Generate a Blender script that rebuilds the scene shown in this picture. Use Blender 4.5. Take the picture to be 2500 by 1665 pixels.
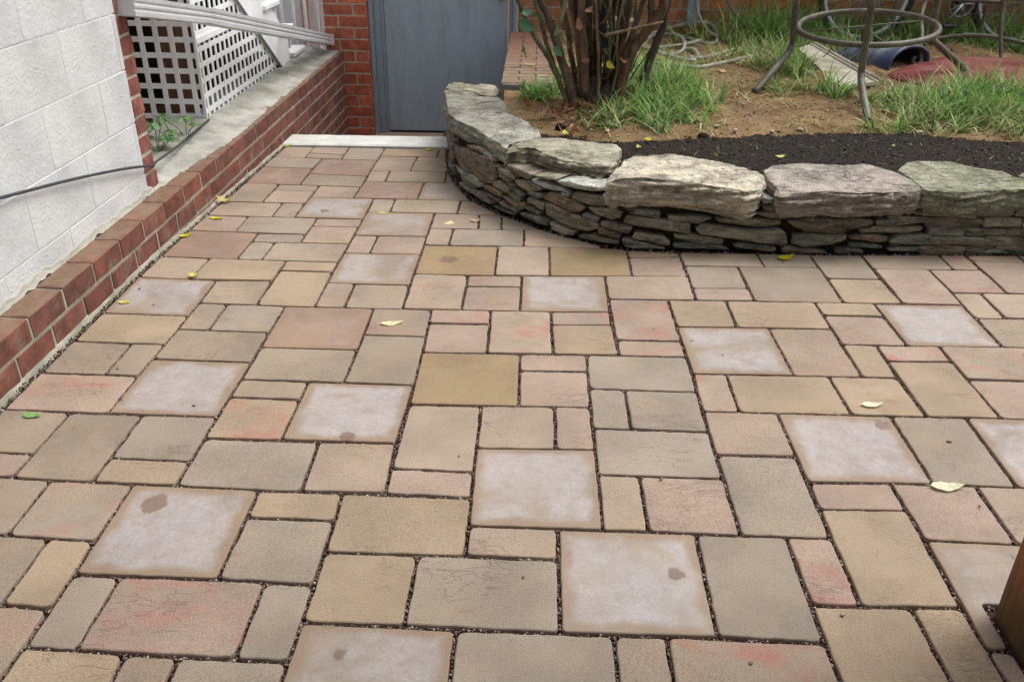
import bpy, bmesh, math, random
import numpy as np
from mathutils import Vector, Matrix, noise as mnoise

for o in list(bpy.data.objects):
    bpy.data.objects.remove(o, do_unlink=True)
SC = bpy.context.scene
COL = SC.collection
R = math.radians

# ------------------------------------------------------------------ camera
cam_d = bpy.data.cameras.new('camera')
cam_d.sensor_width = 36.0
cam_d.lens = 36.0 * 2124.82 / 2500.0
cam_d.clip_start = 0.05
cam_d.clip_end = 200.0
cam = bpy.data.objects.new('camera', cam_d)
COL.objects.link(cam)
cam.location = (0.33259, -2.36072, 1.29359)
cam.rotation_euler = (1.0829954, -0.0112008, 0.0295878)
SC.camera = cam

# ------------------------------------------------------------------ sky, sun, exposure (overcast day)
SUN_EL, SUN_AZ = 60.0, 62.0          # azimuth measured from +Y (away from the camera) towards +X
world = bpy.data.worlds.new('World')
SC.world = world
world.use_nodes = True
wn = world.node_tree
bg = wn.nodes['Background']
sky = wn.nodes.new('ShaderNodeTexSky')
sky.sky_type = 'NISHITA'
sky.sun_disc = False
sky.sun_elevation = R(SUN_EL)
sky.sun_rotation = R(SUN_AZ)
sky.air_density = 1.0
sky.dust_density = 6.0
sky.ozone_density = 1.0
hs = wn.nodes.new('ShaderNodeHueSaturation')
hs.inputs['Saturation'].default_value = 0.22
wn.links.new(sky.outputs[0], hs.inputs['Color'])
wn.links.new(hs.outputs[0], bg.inputs['Color'])
bg.inputs['Strength'].default_value = 0.15
sun_d = bpy.data.lights.new('sun', 'SUN')
sun_d.energy = 1.5
sun_d.angle = R(40)
sun_d.color = (1.0, 0.975, 0.94)
sun = bpy.data.objects.new('sun', sun_d)
COL.objects.link(sun)
sdir = Vector((math.sin(R(SUN_AZ)) * math.cos(R(SUN_EL)), math.cos(R(SUN_AZ)) * math.cos(R(SUN_EL)), math.sin(R(SUN_EL))))
sun.location = sdir * 20
sun.rotation_euler = (-sdir).to_track_quat('-Z', 'Y').to_euler()
SC.view_settings.view_transform = 'Standard'
SC.view_settings.look = 'None'
SC.view_settings.gamma = 1.0
SC.view_settings.use_curve_mapping = False
SC.view_settings.exposure = 0.42

# ------------------------------------------------------------------ helpers
rng = random.Random(11)
nrg = np.random.default_rng(5)


def lin(r, g, b, k=1.0):
    f = lambda c: ((c / 255.0) / 12.92 if c <= 10 else ((c / 255.0 + 0.055) / 1.055) ** 2.4)
    return (f(r) * k, f(g) * k, f(b) * k, 1.0)


def nz(x, y=0.0, z=0.0):
    return mnoise.noise(Vector((x, y, z)))


def tag(o, label=None, cat=None, group=None, kind=None):
    if label: o['label'] = label
    if cat: o['category'] = cat
    if group: o['group'] = group
    if kind: o['kind'] = kind
    return o


def wmat(o):
    """world matrix computed without a depsgraph update"""
    b = Matrix.LocRotScale(o.location, o.rotation_euler, o.scale)
    return wmat(o.parent) @ o.matrix_parent_inverse @ b if o.parent else b


def link(name, me, parent=None, loc=None, rot=None, color=None):
    """loc and mesh are given in world coordinates, whatever the parent"""
    o = bpy.data.objects.new(name, me)
    COL.objects.link(o)
    if parent is not None:
        o.parent = parent
        o.matrix_parent_inverse = wmat(parent).inverted()
    if loc is not None: o.location = loc
    if rot is not None: o.rotation_euler = rot
    if color is not None: o.color = color
    return o


def empty(name, loc=(0, 0, 0), rz=0.0):
    o = bpy.data.objects.new(name, None)
    COL.objects.link(o)
    o.location = loc
    o.rotation_euler = (0, 0, rz)
    o.empty_display_size = 0.1
    return o


def mesh(name, verts, faces, mat=None, smooth=False):
    me = bpy.data.meshes.new(name)
    me.from_pydata([tuple(v) for v in verts], [], faces)
    if mat: me.materials.append(mat)
    if smooth:
        me.polygons.foreach_set('use_smooth', [True] * len(me.polygons))
    me.update()
    return me


def bm_mesh(name, bm, mat=None, smooth=False):
    bmesh.ops.recalc_face_normals(bm, faces=bm.faces[:])
    me = bpy.data.meshes.new(name)
    bm.to_mesh(me)
    bm.free()
    if mat: me.materials.append(mat)
    if smooth:
        me.polygons.foreach_set('use_smooth', [True] * len(me.polygons))
    return me


def box_mesh(name, sx, sy, sz, mat, bev=0.003, jit=0.0, seed=0, origin=(0, 0, 0), seg=1):
    """box centred on x,y,z (plus origin), bevelled, corners slightly uneven"""
    rr = random.Random(seed)
    bm = bmesh.new()
    bmesh.ops.create_cube(bm, size=1.0)
    for v in bm.verts:
        v.co = Vector((v.co.x * sx + rr.uniform(-jit, jit) + origin[0], v.co.y * sy + rr.uniform(-jit, jit) + origin[1], v.co.z * sz + rr.uniform(-jit, jit) + origin[2]))
    if bev > 0:
        bmesh.ops.bevel(bm, geom=bm.edges[:] + bm.verts[:], offset=bev, segments=seg, affect='EDGES', clamp_overlap=True)
    return bm_mesh(name, bm, mat)


def box(name, x0, x1, y0, y1, z0, z1, mat, parent=None, bev=0.003, jit=0.0, seed=0, color=None):
    me = box_mesh(name, x1 - x0, y1 - y0, z1 - z0, mat, bev, jit, seed)
    return link(name, me, parent, ((x0 + x1) / 2, (y0 + y1) / 2, (z0 + z1) / 2), color=color)


def smooth_path(pts, n=6):
    P = [Vector(p) for p in pts]
    if len(P) < 3: return P
    out = []
    for i in range(len(P) - 1):
        p0, p1, p2, p3 = P[max(i - 1, 0)], P[i], P[i + 1], P[min(i + 2, len(P) - 1)]
        for k in range(n):
            t = k / n
            out.append(0.5 * ((2 * p1) + (-p0 + p2) * t + (2 * p0 - 5 * p1 + 4 * p2 - p3) * t * t + (-p0 + 3 * p1 - 3 * p2 + p3) * t ** 3))
    out.append(P[-1])
    return out


def tube_geo(pts, rad, seg=10, closed=False, cap=True, knob=0.0):
    P = [Vector(p) for p in pts]
    n = len(P)
    rads = rad if isinstance(rad, (list, tuple)) else [rad] * n
    V, F = [], []
    up = None
    for i in range(n):
        a = P[(i - 1) % n] if (closed or i > 0) else P[i]
        b = P[(i + 1) % n] if (closed or i < n - 1) else P[i]
        t = (b - a).normalized()
        if up is None:
            up = Vector((0, 0, 1)) if abs(t.z) < 0.9 else Vector((1, 0, 0))
        x = t.cross(up)
        if x.length < 1e-6: x = t.cross(Vector((0, 1, 0.3)))
        x.normalize()
        y = x.cross(t).normalized()
        up = y
        for k in range(seg):
            a2 = 2 * math.pi * k / seg
            r = rads[i] * (1 + knob * nz(P[i].x * 40 + k, P[i].y * 40, P[i].z * 40))
            V.append(P[i] + (x * math.cos(a2) + y * math.sin(a2)) * r)
    m = n if closed else n - 1
    for i in range(m):
        j = (i + 1) % n
        for k in range(seg):
            k2 = (k + 1) % seg
            F.append((i * seg + k, i * seg + k2, j * seg + k2, j * seg + k))
    if cap and not closed:
        F.append(tuple(range(seg - 1, -1, -1)))
        F.append(tuple((n - 1) * seg + k for k in range(seg)))
    return V, F


def tube(name, pts, rad, mat, parent=None, seg=10, closed=False, knob=0.0, color=None):
    V, F = tube_geo(pts, rad, seg, closed, True, knob)
    return link(name, mesh(name, V, F, mat, True), parent, color=color)


def merge(parts):
    V, F = [], []
    for v, f in parts:
        b = len(V)
        V += list(v)
        F += [tuple(i + b for i in q) for q in f]
    return V, F


# ------------------------------------------------------------------ materials
class NT:
    def __init__(self, name):
        self.m = bpy.data.materials.new(name)
        self.m.use_nodes = True
        self.t = self.m.node_tree
        self.b = self.t.nodes['Principled BSDF']

    def n(self, typ, **kw):
        nd = self.t.nodes.new('ShaderNode' + typ)
        for k, v in kw.items():
            if k.startswith('i_'):
                self.put(nd.inputs[k[2:].replace('_', ' ')], v)
            else:
                setattr(nd, k, v)
        return nd

    def put(self, sock, v):
        if isinstance(v, bpy.types.NodeSocket): self.t.links.new(v, sock)
        else: sock.default_value = v

    def coords(self, scale=(1, 1, 1), rnd=True, kind='Object'):
        tc = self.n('TexCoord')
        s = tc.outputs[kind]
        if rnd:
            oi = self.n('ObjectInfo')
            va = self.n('VectorMath', operation='SCALE')
            va.inputs[0].default_value = (37.0, 91.0, 53.0)
            self.put(va.inputs['Scale'], oi.outputs['Random'])
            ad = self.n('VectorMath', operation='ADD')
            self.put(ad.inputs[0], s); self.put(ad.inputs[1], va.outputs[0])
            s = ad.outputs[0]
        if scale != (1, 1, 1):
            ml = self.n('VectorMath', operation='MULTIPLY')
            self.put(ml.inputs[0], s); ml.inputs[1].default_value = scale
            s = ml.outputs[0]
        return s

    def noise(self, vec, scale, detail=3.0, rough=0.55, dist=0.0):
        nd = self.n('TexNoise')
        self.put(nd.inputs['Vector'], vec)
        nd.inputs['Scale'].default_value = scale
        nd.inputs['Detail'].default_value = detail
        nd.inputs['Roughness'].default_value = rough
        nd.inputs['Distortion'].default_value = dist
        return nd.outputs['Fac']

    def ramp(self, v, lo, hi, a=0.0, b=1.0):
        nd = self.n('MapRange', interpolation_type='SMOOTHSTEP')
        self.put(nd.inputs[0], v)
        nd.inputs[1].default_value = lo; nd.inputs[2].default_value = hi
        self.put(nd.inputs[3], a); self.put(nd.inputs[4], b)
        return nd.outputs[0]

    def math(self, op, a, b=0.0):
        nd = self.n('Math', operation=op)
        self.put(nd.inputs[0], a); self.put(nd.inputs[1], b)
        return nd.outputs[0]

    def mix(self, f, a, b, typ='MIX'):
        nd = self.n('Mix', data_type='RGBA', blend_type=typ)
        self.put(nd.inputs[0], f)
        self.put(nd.inputs[6], a); self.put(nd.inputs[7], b)
        return nd.outputs[2]

    def gain(self, col, fac):
        """multiply a colour by a scalar"""
        nd = self.n('VectorMath', operation='SCALE')
        self.put(nd.inputs[0], col[:3] if isinstance(col, tuple) else col); self.put(nd.inputs["Scale"], fac)
        return nd.outputs[0]

    def attr(self, name):
        nd = self.n('Attribute', attribute_type='OBJECT', attribute_name=name)
        return nd.outputs['Fac']

    def objcol(self):
        return self.n('ObjectInfo').outputs['Color']

    def bump(self, h, strength=0.5, dist=0.002, prev=None):
        nd = self.n('Bump')
        nd.inputs['Strength'].default_value = strength
        nd.inputs['Distance'].default_value = dist
        self.put(nd.inputs['Height'], h)
        if prev is not None: self.put(nd.inputs['Normal'], prev)
        return nd.outputs[0]

    def done(self, col, rough=0.8, normal=None, spec=0.3, metal=0.0):
        self.put(self.b.inputs['Base Color'], col)
        self.put(self.b.inputs['Roughness'], rough)
        self.put(self.b.inputs['Metallic'], metal)
        self.b.inputs['Specular IOR Level'].default_value = spec
        if normal is not None: self.put(self.b.inputs['Normal'], normal)
        return self.m


def simple(name, col, rough=0.7, var=0.25, scale=12.0, bscale=120.0, bstr=0.3, bdist=0.001, spec=0.3, metal=0.0, rnd=True, dirt=None, dirt_amt=0.5, stretch=(1, 1, 1)):
    t = NT(name)
    c = t.coords(stretch, rnd)
    base = t.objcol() if col == 'obj' else col
    f = t.ramp(t.noise(c, scale, 5.0, 0.6), 0.25, 0.75, 1 - var, 1 + var * 0.7)
    o = t.gain(base, f)
    if dirt:
        o = t.mix(t.math('MULTIPLY', t.ramp(t.noise(c, scale * 0.45, 6.0, 0.65), 0.45, 0.7), dirt_amt), o, dirt)
    nrm = t.bump(t.noise(c, bscale, 4.0, 0.6), bstr, bdist) if bstr > 0 else None
    return t.done(o, rough, nrm, spec, metal)


def paver_mat(name, smooth):
    t = NT(name)
    c = t.coords()
    o = t.objcol()
    big = t.noise(c, 4.5, 3.0, 0.5)
    o = t.gain(o, t.ramp(big, 0.3, 0.7, 0.84, 1.09))
    o = t.mix(t.ramp(t.noise(c, 7.0, 4.0, 0.6, 0.6), 0.48, 0.75, 0.0, 0.35), o, lin(190, 162, 124, 0.66))
    o = t.mix(t.ramp(t.noise(c, 6.0, 4.0, 0.6, 0.8), 0.55, 0.78, 0.0, 0.30), o, lin(142, 130, 120, 0.75))
    rd = t.math('MULTIPLY', t.ramp(t.noise(t.coords((1, 1.7, 1)), 6.5, 4.0, 0.6, 0.6), 0.47, 0.72), t.attr('red'))
    o = t.mix(t.math('MULTIPLY', rd, 0.8), o, lin(188, 122, 108, 0.70))
    if smooth:
        g = t.n('TexCoord').outputs['Generated']
        sp = t.n('SeparateXYZ'); t.put(sp.inputs[0], g)
        mx = t.math('MINIMUM', sp.outputs[0], t.math('SUBTRACT', 1.0, sp.outputs[0]))
        my = t.math('MINIMUM', sp.outputs[1], t.math('SUBTRACT', 1.0, sp.outputs[1]))
        d = t.math('MINIMUM', mx, my)
        d2 = t.math('ADD', d, t.math('MULTIPLY', t.math('SUBTRACT', t.noise(c, 11.0, 4.0, 0.6), 0.5), 0.22))
        edge = t.ramp(d2, 0.03, 0.13)
        thr = t.math('SUBTRACT', 0.72, t.math('MULTIPLY', t.attr('white'), 0.40))
        nn = t.noise(c, 5.0, 5.0, 0.6, 0.5)
        body = t.ramp(t.math('SUBTRACT', nn, thr), -0.12, 0.16)
        m = t.math('MULTIPLY', t.math('MULTIPLY', edge, body), t.math('ADD', 0.30, t.math('MULTIPLY', t.attr('white'), 0.40)))
        m = t.math('MULTIPLY', m, t.ramp(t.noise(c, 20.0, 7.0, 0.8), 0.34, 0.66, 0.5, 1.0))
        m = t.math('MULTIPLY', m, t.ramp(t.noise(c, 110.0, 3.0, 0.7), 0.3, 0.6, 0.65, 1.0))
        dx = t.math('SUBTRACT', sp.outputs[0], t.attr('spot_x')); dy = t.math('SUBTRACT', sp.outputs[1], t.attr('spot_y'))
        rr = t.math('SQRT', t.math('ADD', t.math('MULTIPLY', dx, dx), t.math('MULTIPLY', dy, dy)))
        rr = t.math('ADD', rr, t.math('MULTIPLY', t.math('SUBTRACT', t.noise(c, 22.0, 4.0, 0.65), 0.5), 0.16))
        spot = t.ramp(t.math('SUBTRACT', t.attr('spot_r'), rr), -0.005, 0.02)
        spot = t.math('MAXIMUM', spot, t.ramp(t.noise(c, 19.0, 3.0, 0.6), 0.72, 0.78))
        o = t.mix(t.math('MULTIPLY', t.math('SUBTRACT', 1.0, edge), 0.45), o, lin(164, 136, 110, 0.66))
        o = t.mix(m, o, lin(206, 201, 207, 0.69))
        o = t.mix(t.math('MULTIPLY', spot, 0.75), o, lin(124, 98, 80, 0.72))
    # fine sandy grain and dark pits
    gr = t.noise(c, 420.0, 2.0, 0.6)
    o = t.gain(o, t.ramp(gr, 0.25, 0.75, 0.86 if smooth else 0.70, 1.12 if smooth else 1.26))
    pit = t.ramp(t.noise(c, 130.0, 3.0, 0.75), 0.60, 0.70)
    o = t.mix(t.math('MULTIPLY', pit, 0.16 if smooth else 0.42), o, lin(92, 76, 62, 0.7))
    rip = t.noise(t.coords((1, 2.6, 1)), 9.0, 4.0, 0.55, 1.5)
    rip = t.math('ABSOLUTE', t.math('SUBTRACT', rip, 0.5))
    crease = t.ramp(rip, 0.0, 0.022, 0.0, 1.0)
    gate = t.ramp(t.noise(c, 5.0, 2.0, 0.5), 0.50, 0.66)
    crease = t.math('SUBTRACT', 1.0, t.math('MULTIPLY', gate, t.math('SUBTRACT', 1.0, crease)))
    h = t.math('ADD', t.math('MULTIPLY', t.noise(c, 260.0, 3.0, 0.6), 0.4), t.math('MULTIPLY', crease, 0.0 if smooth else 0.55))
    h = t.math('ADD', h, t.math('MULTIPLY', t.noise(c, 60.0, 3.0, 0.6), 0.4))
    nrm = t.bump(h, 0.3 if smooth else 0.7, 0.003)
    if not smooth: o = t.gain(o, t.ramp(crease, 0.0, 1.0, 0.84, 1.0))
    return t.done(o, t.ramp(t.noise(c, 30.0, 3.0, 0.5), 0.3, 0.7, 0.55 if smooth else 0.66, 0.75 if smooth else 0.9), nrm, 0.35)


def rock_mat(name):
    t = NT(name)
    c = t.coords()
    cs = t.coords((1, 1, 4.5))
    o = t.objcol()
    o = t.gain(o, t.ramp(t.noise(cs, 9.0, 6.0, 0.62, 0.8), 0.28, 0.72, 0.5, 1.35))
    o = t.mix(t.ramp(t.noise(cs, 16.0, 5.0, 0.6, 1.0), 0.55, 0.72, 0.0, 0.55), o, lin(205, 196, 176, 0.75))
    o = t.mix(t.ramp(t.noise(c, 13.0, 6.0, 0.65), 0.56, 0.74, 0.0, 0.5), o, lin(74, 62, 46, 0.8))
    ms = t.math('MULTIPLY', t.ramp(t.noise(c, 10.0, 6.0, 0.7), 0.38, 0.62), t.attr('moss'))
    o = t.mix(ms, o, t.mix(t.noise(c, 60.0, 3.0, 0.6), lin(66, 74, 34, 0.8), lin(128, 132, 84, 0.8)))
    o = t.gain(o, t.ramp(t.noise(c, 190.0, 3.0, 0.65), 0.3, 0.7, 0.66, 1.28))
    cr = t.noise(t.coords((1.0, 2.4, 6.0)), 8.0, 4.0, 0.6, 1.3)
    cr = t.ramp(t.math('ABSOLUTE', t.math('SUBTRACT', cr, 0.5)), 0.0, 0.02)
    cr = t.math('SUBTRACT', 1.0, t.math('MULTIPLY', t.ramp(t.noise(c, 7.0, 2.0, 0.5), 0.42, 0.6), t.math('SUBTRACT', 1.0, cr)))
    o = t.gain(o, t.ramp(cr, 0.0, 1.0, 0.45, 1.0))
    h = t.math('ADD', t.noise(t.coords((1, 1, 6)), 34.0, 7.0, 0.65, 0.7), t.math('MULTIPLY', t.noise(c, 150.0, 4.0, 0.6), 0.35))
    return t.done(o, 0.9, t.bump(t.math('ADD', h, t.math('MULTIPLY', cr, 0.5)), 1.0, 0.010), 0.2)


def brick_mat(name):
    t = NT(name)
    c = t.coords()
    o = t.gain(t.objcol(), t.ramp(t.noise(c, 14.0, 5.0, 0.7), 0.3, 0.7, 0.6, 1.25))
    o = t.mix(t.math('MULTIPLY', t.ramp(t.noise(c, 9.0, 6.0, 0.7), 0.5, 0.72), t.attr('grime')), o, lin(172, 162, 146, 0.7))
    gn = t.n('SeparateXYZ'); t.put(gn.inputs[0], t.n('NewGeometry').outputs['Normal'])
    top = t.math('MULTIPLY', t.ramp(gn.outputs[2], 0.4, 0.9), t.ramp(t.noise(c, 16.0, 6.0, 0.7), 0.3, 0.65, 0.25, 0.8))
    o = t.mix(t.math('MULTIPLY', top, t.ramp(t.attr('grime'), 0.0, 0.4)), o, lin(142, 122, 100, 0.75))
    o = t.mix(t.ramp(t.noise(c, 70.0, 4.0, 0.7), 0.62, 0.74, 0.0, 0.4), o, lin(70, 44, 38))
    h = t.math('ADD', t.noise(c, 45.0, 5.0, 0.6), t.math('MULTIPLY', t.noise(c, 260.0, 3.0, 0.6), 0.5))
    return t.done(o, 0.85, t.bump(h, 0.5, 0.003), 0.3)


def vcol_mat(name, rough=0.6, trans=0.0, spec=0.3):
    t = NT(name)
    a = t.n('Attribute', attribute_name='Col')
    t.done(a.outputs['Color'], rough, None, spec)
    if trans > 0:
        tr = t.n('BsdfTranslucent'); t.put(tr.inputs[0], a.outputs['Color'])
        mx = t.n('MixShader'); mx.inputs[0].default_value = trans
        t.put(mx.inputs[1], t.b.outputs[0]); t.put(mx.inputs[2], tr.outputs[0])
        t.put(t.t.nodes['Material Output'].inputs[0], mx.outputs[0])
    return t.m


def leaf_mat(name):
    t = NT(name)
    c = t.coords()
    o = t.gain(t.objcol(), t.ramp(t.noise(c, 60.0, 4.0, 0.6), 0.3, 0.7, 0.82, 1.15))
    o = t.mix(t.ramp(t.noise(c, 90.0, 3.0, 0.6), 0.62, 0.76, 0.0, 0.5), o, lin(120, 84, 44))
    t.done(o, 0.55, None, 0.3)
    tr = t.n('BsdfTranslucent'); t.put(tr.inputs[0], o)
    mx = t.n('MixShader'); mx.inputs[0].default_value = 0.25
    t.put(mx.inputs[1], t.b.outputs[0]); t.put(mx.inputs[2], tr.outputs[0])
    t.put(t.t.nodes['Material Output'].inputs[0], mx.outputs[0])
    return t.m


def soil_mat(name, c1, c2, c3, scale, bstr, bdist):
    t = NT(name)
    c = t.coords(rnd=False)
    o = t.mix(t.ramp(t.noise(c, scale, 6.0, 0.65), 0.35, 0.65), c1, c2)
    o = t.mix(t.ramp(t.noise(c, scale * 3.7, 5.0, 0.7), 0.52, 0.7, 0.0, 0.75), o, c3)
    o = t.gain(o, t.ramp(t.noise(c, 160.0, 3.0, 0.7), 0.3, 0.7, 0.65, 1.3))
    h = t.math('ADD', t.noise(c, 70.0, 6.0, 0.7), t.math('MULTIPLY', t.noise(c, 24.0, 4.0, 0.6), 1.2))
    return t.done(o, 0.95, t.bump(h, bstr, bdist), 0.15)


def painted_mat(name):
    t = NT(name)
    c = t.coords(rnd=False)
    o = t.gain(t.objcol(), t.ramp(t.noise(c, 3.0, 5.0, 0.6), 0.3, 0.7, 0.86, 1.08))
    o = t.mix(t.ramp(t.noise(t.coords((1, 6, 1.0), False), 3.0, 5.0, 0.65), 0.55, 0.8, 0.0, 0.4), o, lin(196, 192, 182, 0.75))
    o = t.mix(t.ramp(t.noise(t.coords((1, 1, 0.5), False), 5.0, 7.0, 0.7), 0.54, 0.78, 0.0, 0.5), o, lin(196, 188, 170, 0.8))
    o = t.mix(t.ramp(t.noise(c, 45.0, 5.0, 0.78), 0.64, 0.74, 0.0, 0.6), o, lin(130, 124, 112))
    h = t.math('ADD', t.math('MULTIPLY', t.noise(c, 90.0, 4.0, 0.65), 0.7), t.math('MULTIPLY', t.noise(c, 12.0, 3.0, 0.6), 1.2))
    return t.done(o, 0.85, t.bump(h, 0.6, 0.007), 0.3)


def wood_mat(name):
    t = NT(name)
    c = t.coords((26, 26, 1.6))
    o = t.gain(t.objcol(), t.ramp(t.noise(c, 2.5, 6.0, 0.65, 0.6), 0.25, 0.75, 0.6, 1.3))
    z = t.n('SeparateXYZ'); t.put(z.inputs[0], t.n('TexCoord').outputs['Object'])
    low = t.math('ADD', z.outputs[2], t.math('MULTIPLY', t.noise(t.coords(), 14.0, 4.0, 0.6), 0.16))
    alg = t.math('MULTIPLY', t.ramp(low, 0.30, 0.12), t.attr('algae'))
    o = t.mix(alg, o, lin(56, 62, 36, 0.8))
    return t.done(o, 0.85, t.bump(t.noise(c, 3.0, 6.0, 0.7), 0.6, 0.003), 0.25)


M = {}
M['paver'] = paver_mat('paver_textured', False)
M['slab'] = paver_mat('paver_smooth', True)
M['rock'] = rock_mat('fieldstone')
M['brick'] = brick_mat('brick')
M['mortar'] = simple('mortar', lin(164, 160, 144, 0.85), 0.92, 0.3, 14.0, 150.0, 0.6, 0.003, dirt=lin(96, 96, 76), dirt_amt=0.5)
M['mortar_pale'] = simple('mortar_pale', lin(196, 190, 172, 0.8), 0.92, 0.22, 20.0, 180.0, 0.5, 0.002)
M['ledge'] = simple('cement_ledge', lin(182, 180, 170, 0.78), 0.92, 0.32, 7.0, 90.0, 0.7, 0.005, dirt=lin(104, 102, 88), dirt_amt=0.75)
M['gravel'] = soil_mat('joint_bed', lin(46, 34, 30), lin(70, 52, 46), lin(96, 80, 76), 90.0, 0.8, 0.004)
M['grit'] = vcol_mat('joint_grit', 0.85)
M['painted'] = painted_mat('painted_masonry')
M['soil'] = soil_mat('garden_soil', lin(112, 90, 64), lin(146, 122, 90), lin(82, 66, 48), 6.0, 0.9, 0.012)
M['mulch'] = soil_mat('black_mulch', lin(36, 31, 28), lin(48, 41, 36), lin(66, 56, 48), 60.0, 1.0, 0.008)
M['grass'] = vcol_mat('grass', 0.55, 0.3)
M['leaf'] = leaf_mat('leaf')
M['door'] = simple('door_paint', lin(156, 169, 182, 1.0), 0.32, 0.07, 4.0, 60.0, 0.12, 0.001, spec=0.45, dirt=lin(118, 126, 130), dirt_amt=0.35, stretch=(5, 5, 1))
M['door_frame'] = simple('frame_paint', lin(136, 147, 158, 1.0), 0.36, 0.12, 8.0, 60.0, 0.15, 0.001, spec=0.4)
M['brass'] = simple('brass', lin(176, 140, 70), 0.3, 0.1, 20.0, 100.0, 0.0, 0.001, metal=1.0)
M['white_plastic'] = simple('white_vinyl', lin(240, 242, 244, 1.0), 0.4, 0.06, 6.0, 60.0, 0.05, 0.001, spec=0.4, dirt=lin(190, 190, 182), dirt_amt=0.35)
M['white_metal'] = simple('white_aluminium', lin(206, 208, 210, 0.85), 0.35, 0.06, 8.0, 60.0, 0.05, 0.001, spec=0.5, dirt=lin(160, 158, 150), dirt_amt=0.35)
M['white_concrete'] = simple('white_painted_concrete', lin(222, 222, 217, 0.76), 0.75, 0.16, 9.0, 80.0, 0.3, 0.002, dirt=lin(178, 172, 158), dirt_amt=0.45)
M['concrete'] = simple('concrete', lin(150, 146, 136, 0.75), 0.9, 0.25, 10.0, 90.0, 0.5, 0.003)
M['wood'] = wood_mat('wood')
M['bark'] = simple('bark', 'obj', 0.9, 0.55, 30.0, 110.0, 0.9, 0.004, stretch=(1, 1, 0.35))
M['bronze'] = simple('weathered_bronze_paint', lin(94, 90, 77, 0.85), 0.5, 0.22, 16.0, 120.0, 0.15, 0.0008, spec=0.4, dirt=lin(150, 146, 134), dirt_amt=0.45)
M['steel'] = simple('grey_steel', lin(150, 154, 158), 0.35, 0.15, 20.0, 80.0, 0.0, 0.001, metal=0.8)
M['rubber'] = simple('rubber', lin(44, 44, 46), 0.7, 0.2, 40.0, 160.0, 0.4, 0.002)
M['black_metal'] = simple('black_metal', lin(38, 38, 40), 0.4, 0.2, 20.0, 80.0, 0.1, 0.001, spec=0.5)
M['hose'] = simple('hose_vinyl', lin(164, 170, 156, 0.9), 0.55, 0.18, 14.0, 90.0, 0.1, 0.001, dirt=lin(110, 100, 78), dirt_amt=0.5)
M['cable'] = simple('cable_sheath', lin(62, 64, 68), 0.55, 0.2, 40.0, 80.0, 0.1, 0.001)
M['red_plastic'] = simple('red_plastic', lin(128, 58, 62, 0.8), 0.4, 0.14, 7.0, 80.0, 0.12, 0.001, dirt=lin(158, 120, 108), dirt_amt=0.55)
M['blue_plastic'] = simple('blue_plastic', lin(72, 84, 112, 0.8), 0.5, 0.16, 7.0, 80.0, 0.12, 0.001, dirt=lin(146, 148, 150), dirt_amt=0.8)
M['board'] = simple('weathered_board', lin(206, 202, 184, 0.8), 0.85, 0.18, 12.0, 100.0, 0.3, 0.002, dirt=lin(128, 112, 84), dirt_amt=0.7)
M['grey_metal'] = simple('grey_enamel', lin(134, 142, 154), 0.45, 0.14, 12.0, 80.0, 0.1, 0.001)
M['clay'] = simple('clay', lin(186, 160, 140, 0.8), 0.8, 0.18, 14.0, 90.0, 0.3, 0.001)
M['rim'] = simple('polished_rim', lin(206, 208, 212), 0.3, 0.1, 20.0, 80.0, 0.0, 0.001, spec=0.6)
M['dark'] = simple('understair_shade', lin(58, 52, 46), 0.9, 0.3, 6.0, 60.0, 0.3, 0.002)  # dark colour stands for the shade under the stair
M['pink_paint'] = simple('faded_red_paint', lin(196, 140, 122, 0.85), 0.7, 0.12, 8.0, 70.0, 0.1, 0.001)

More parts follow.
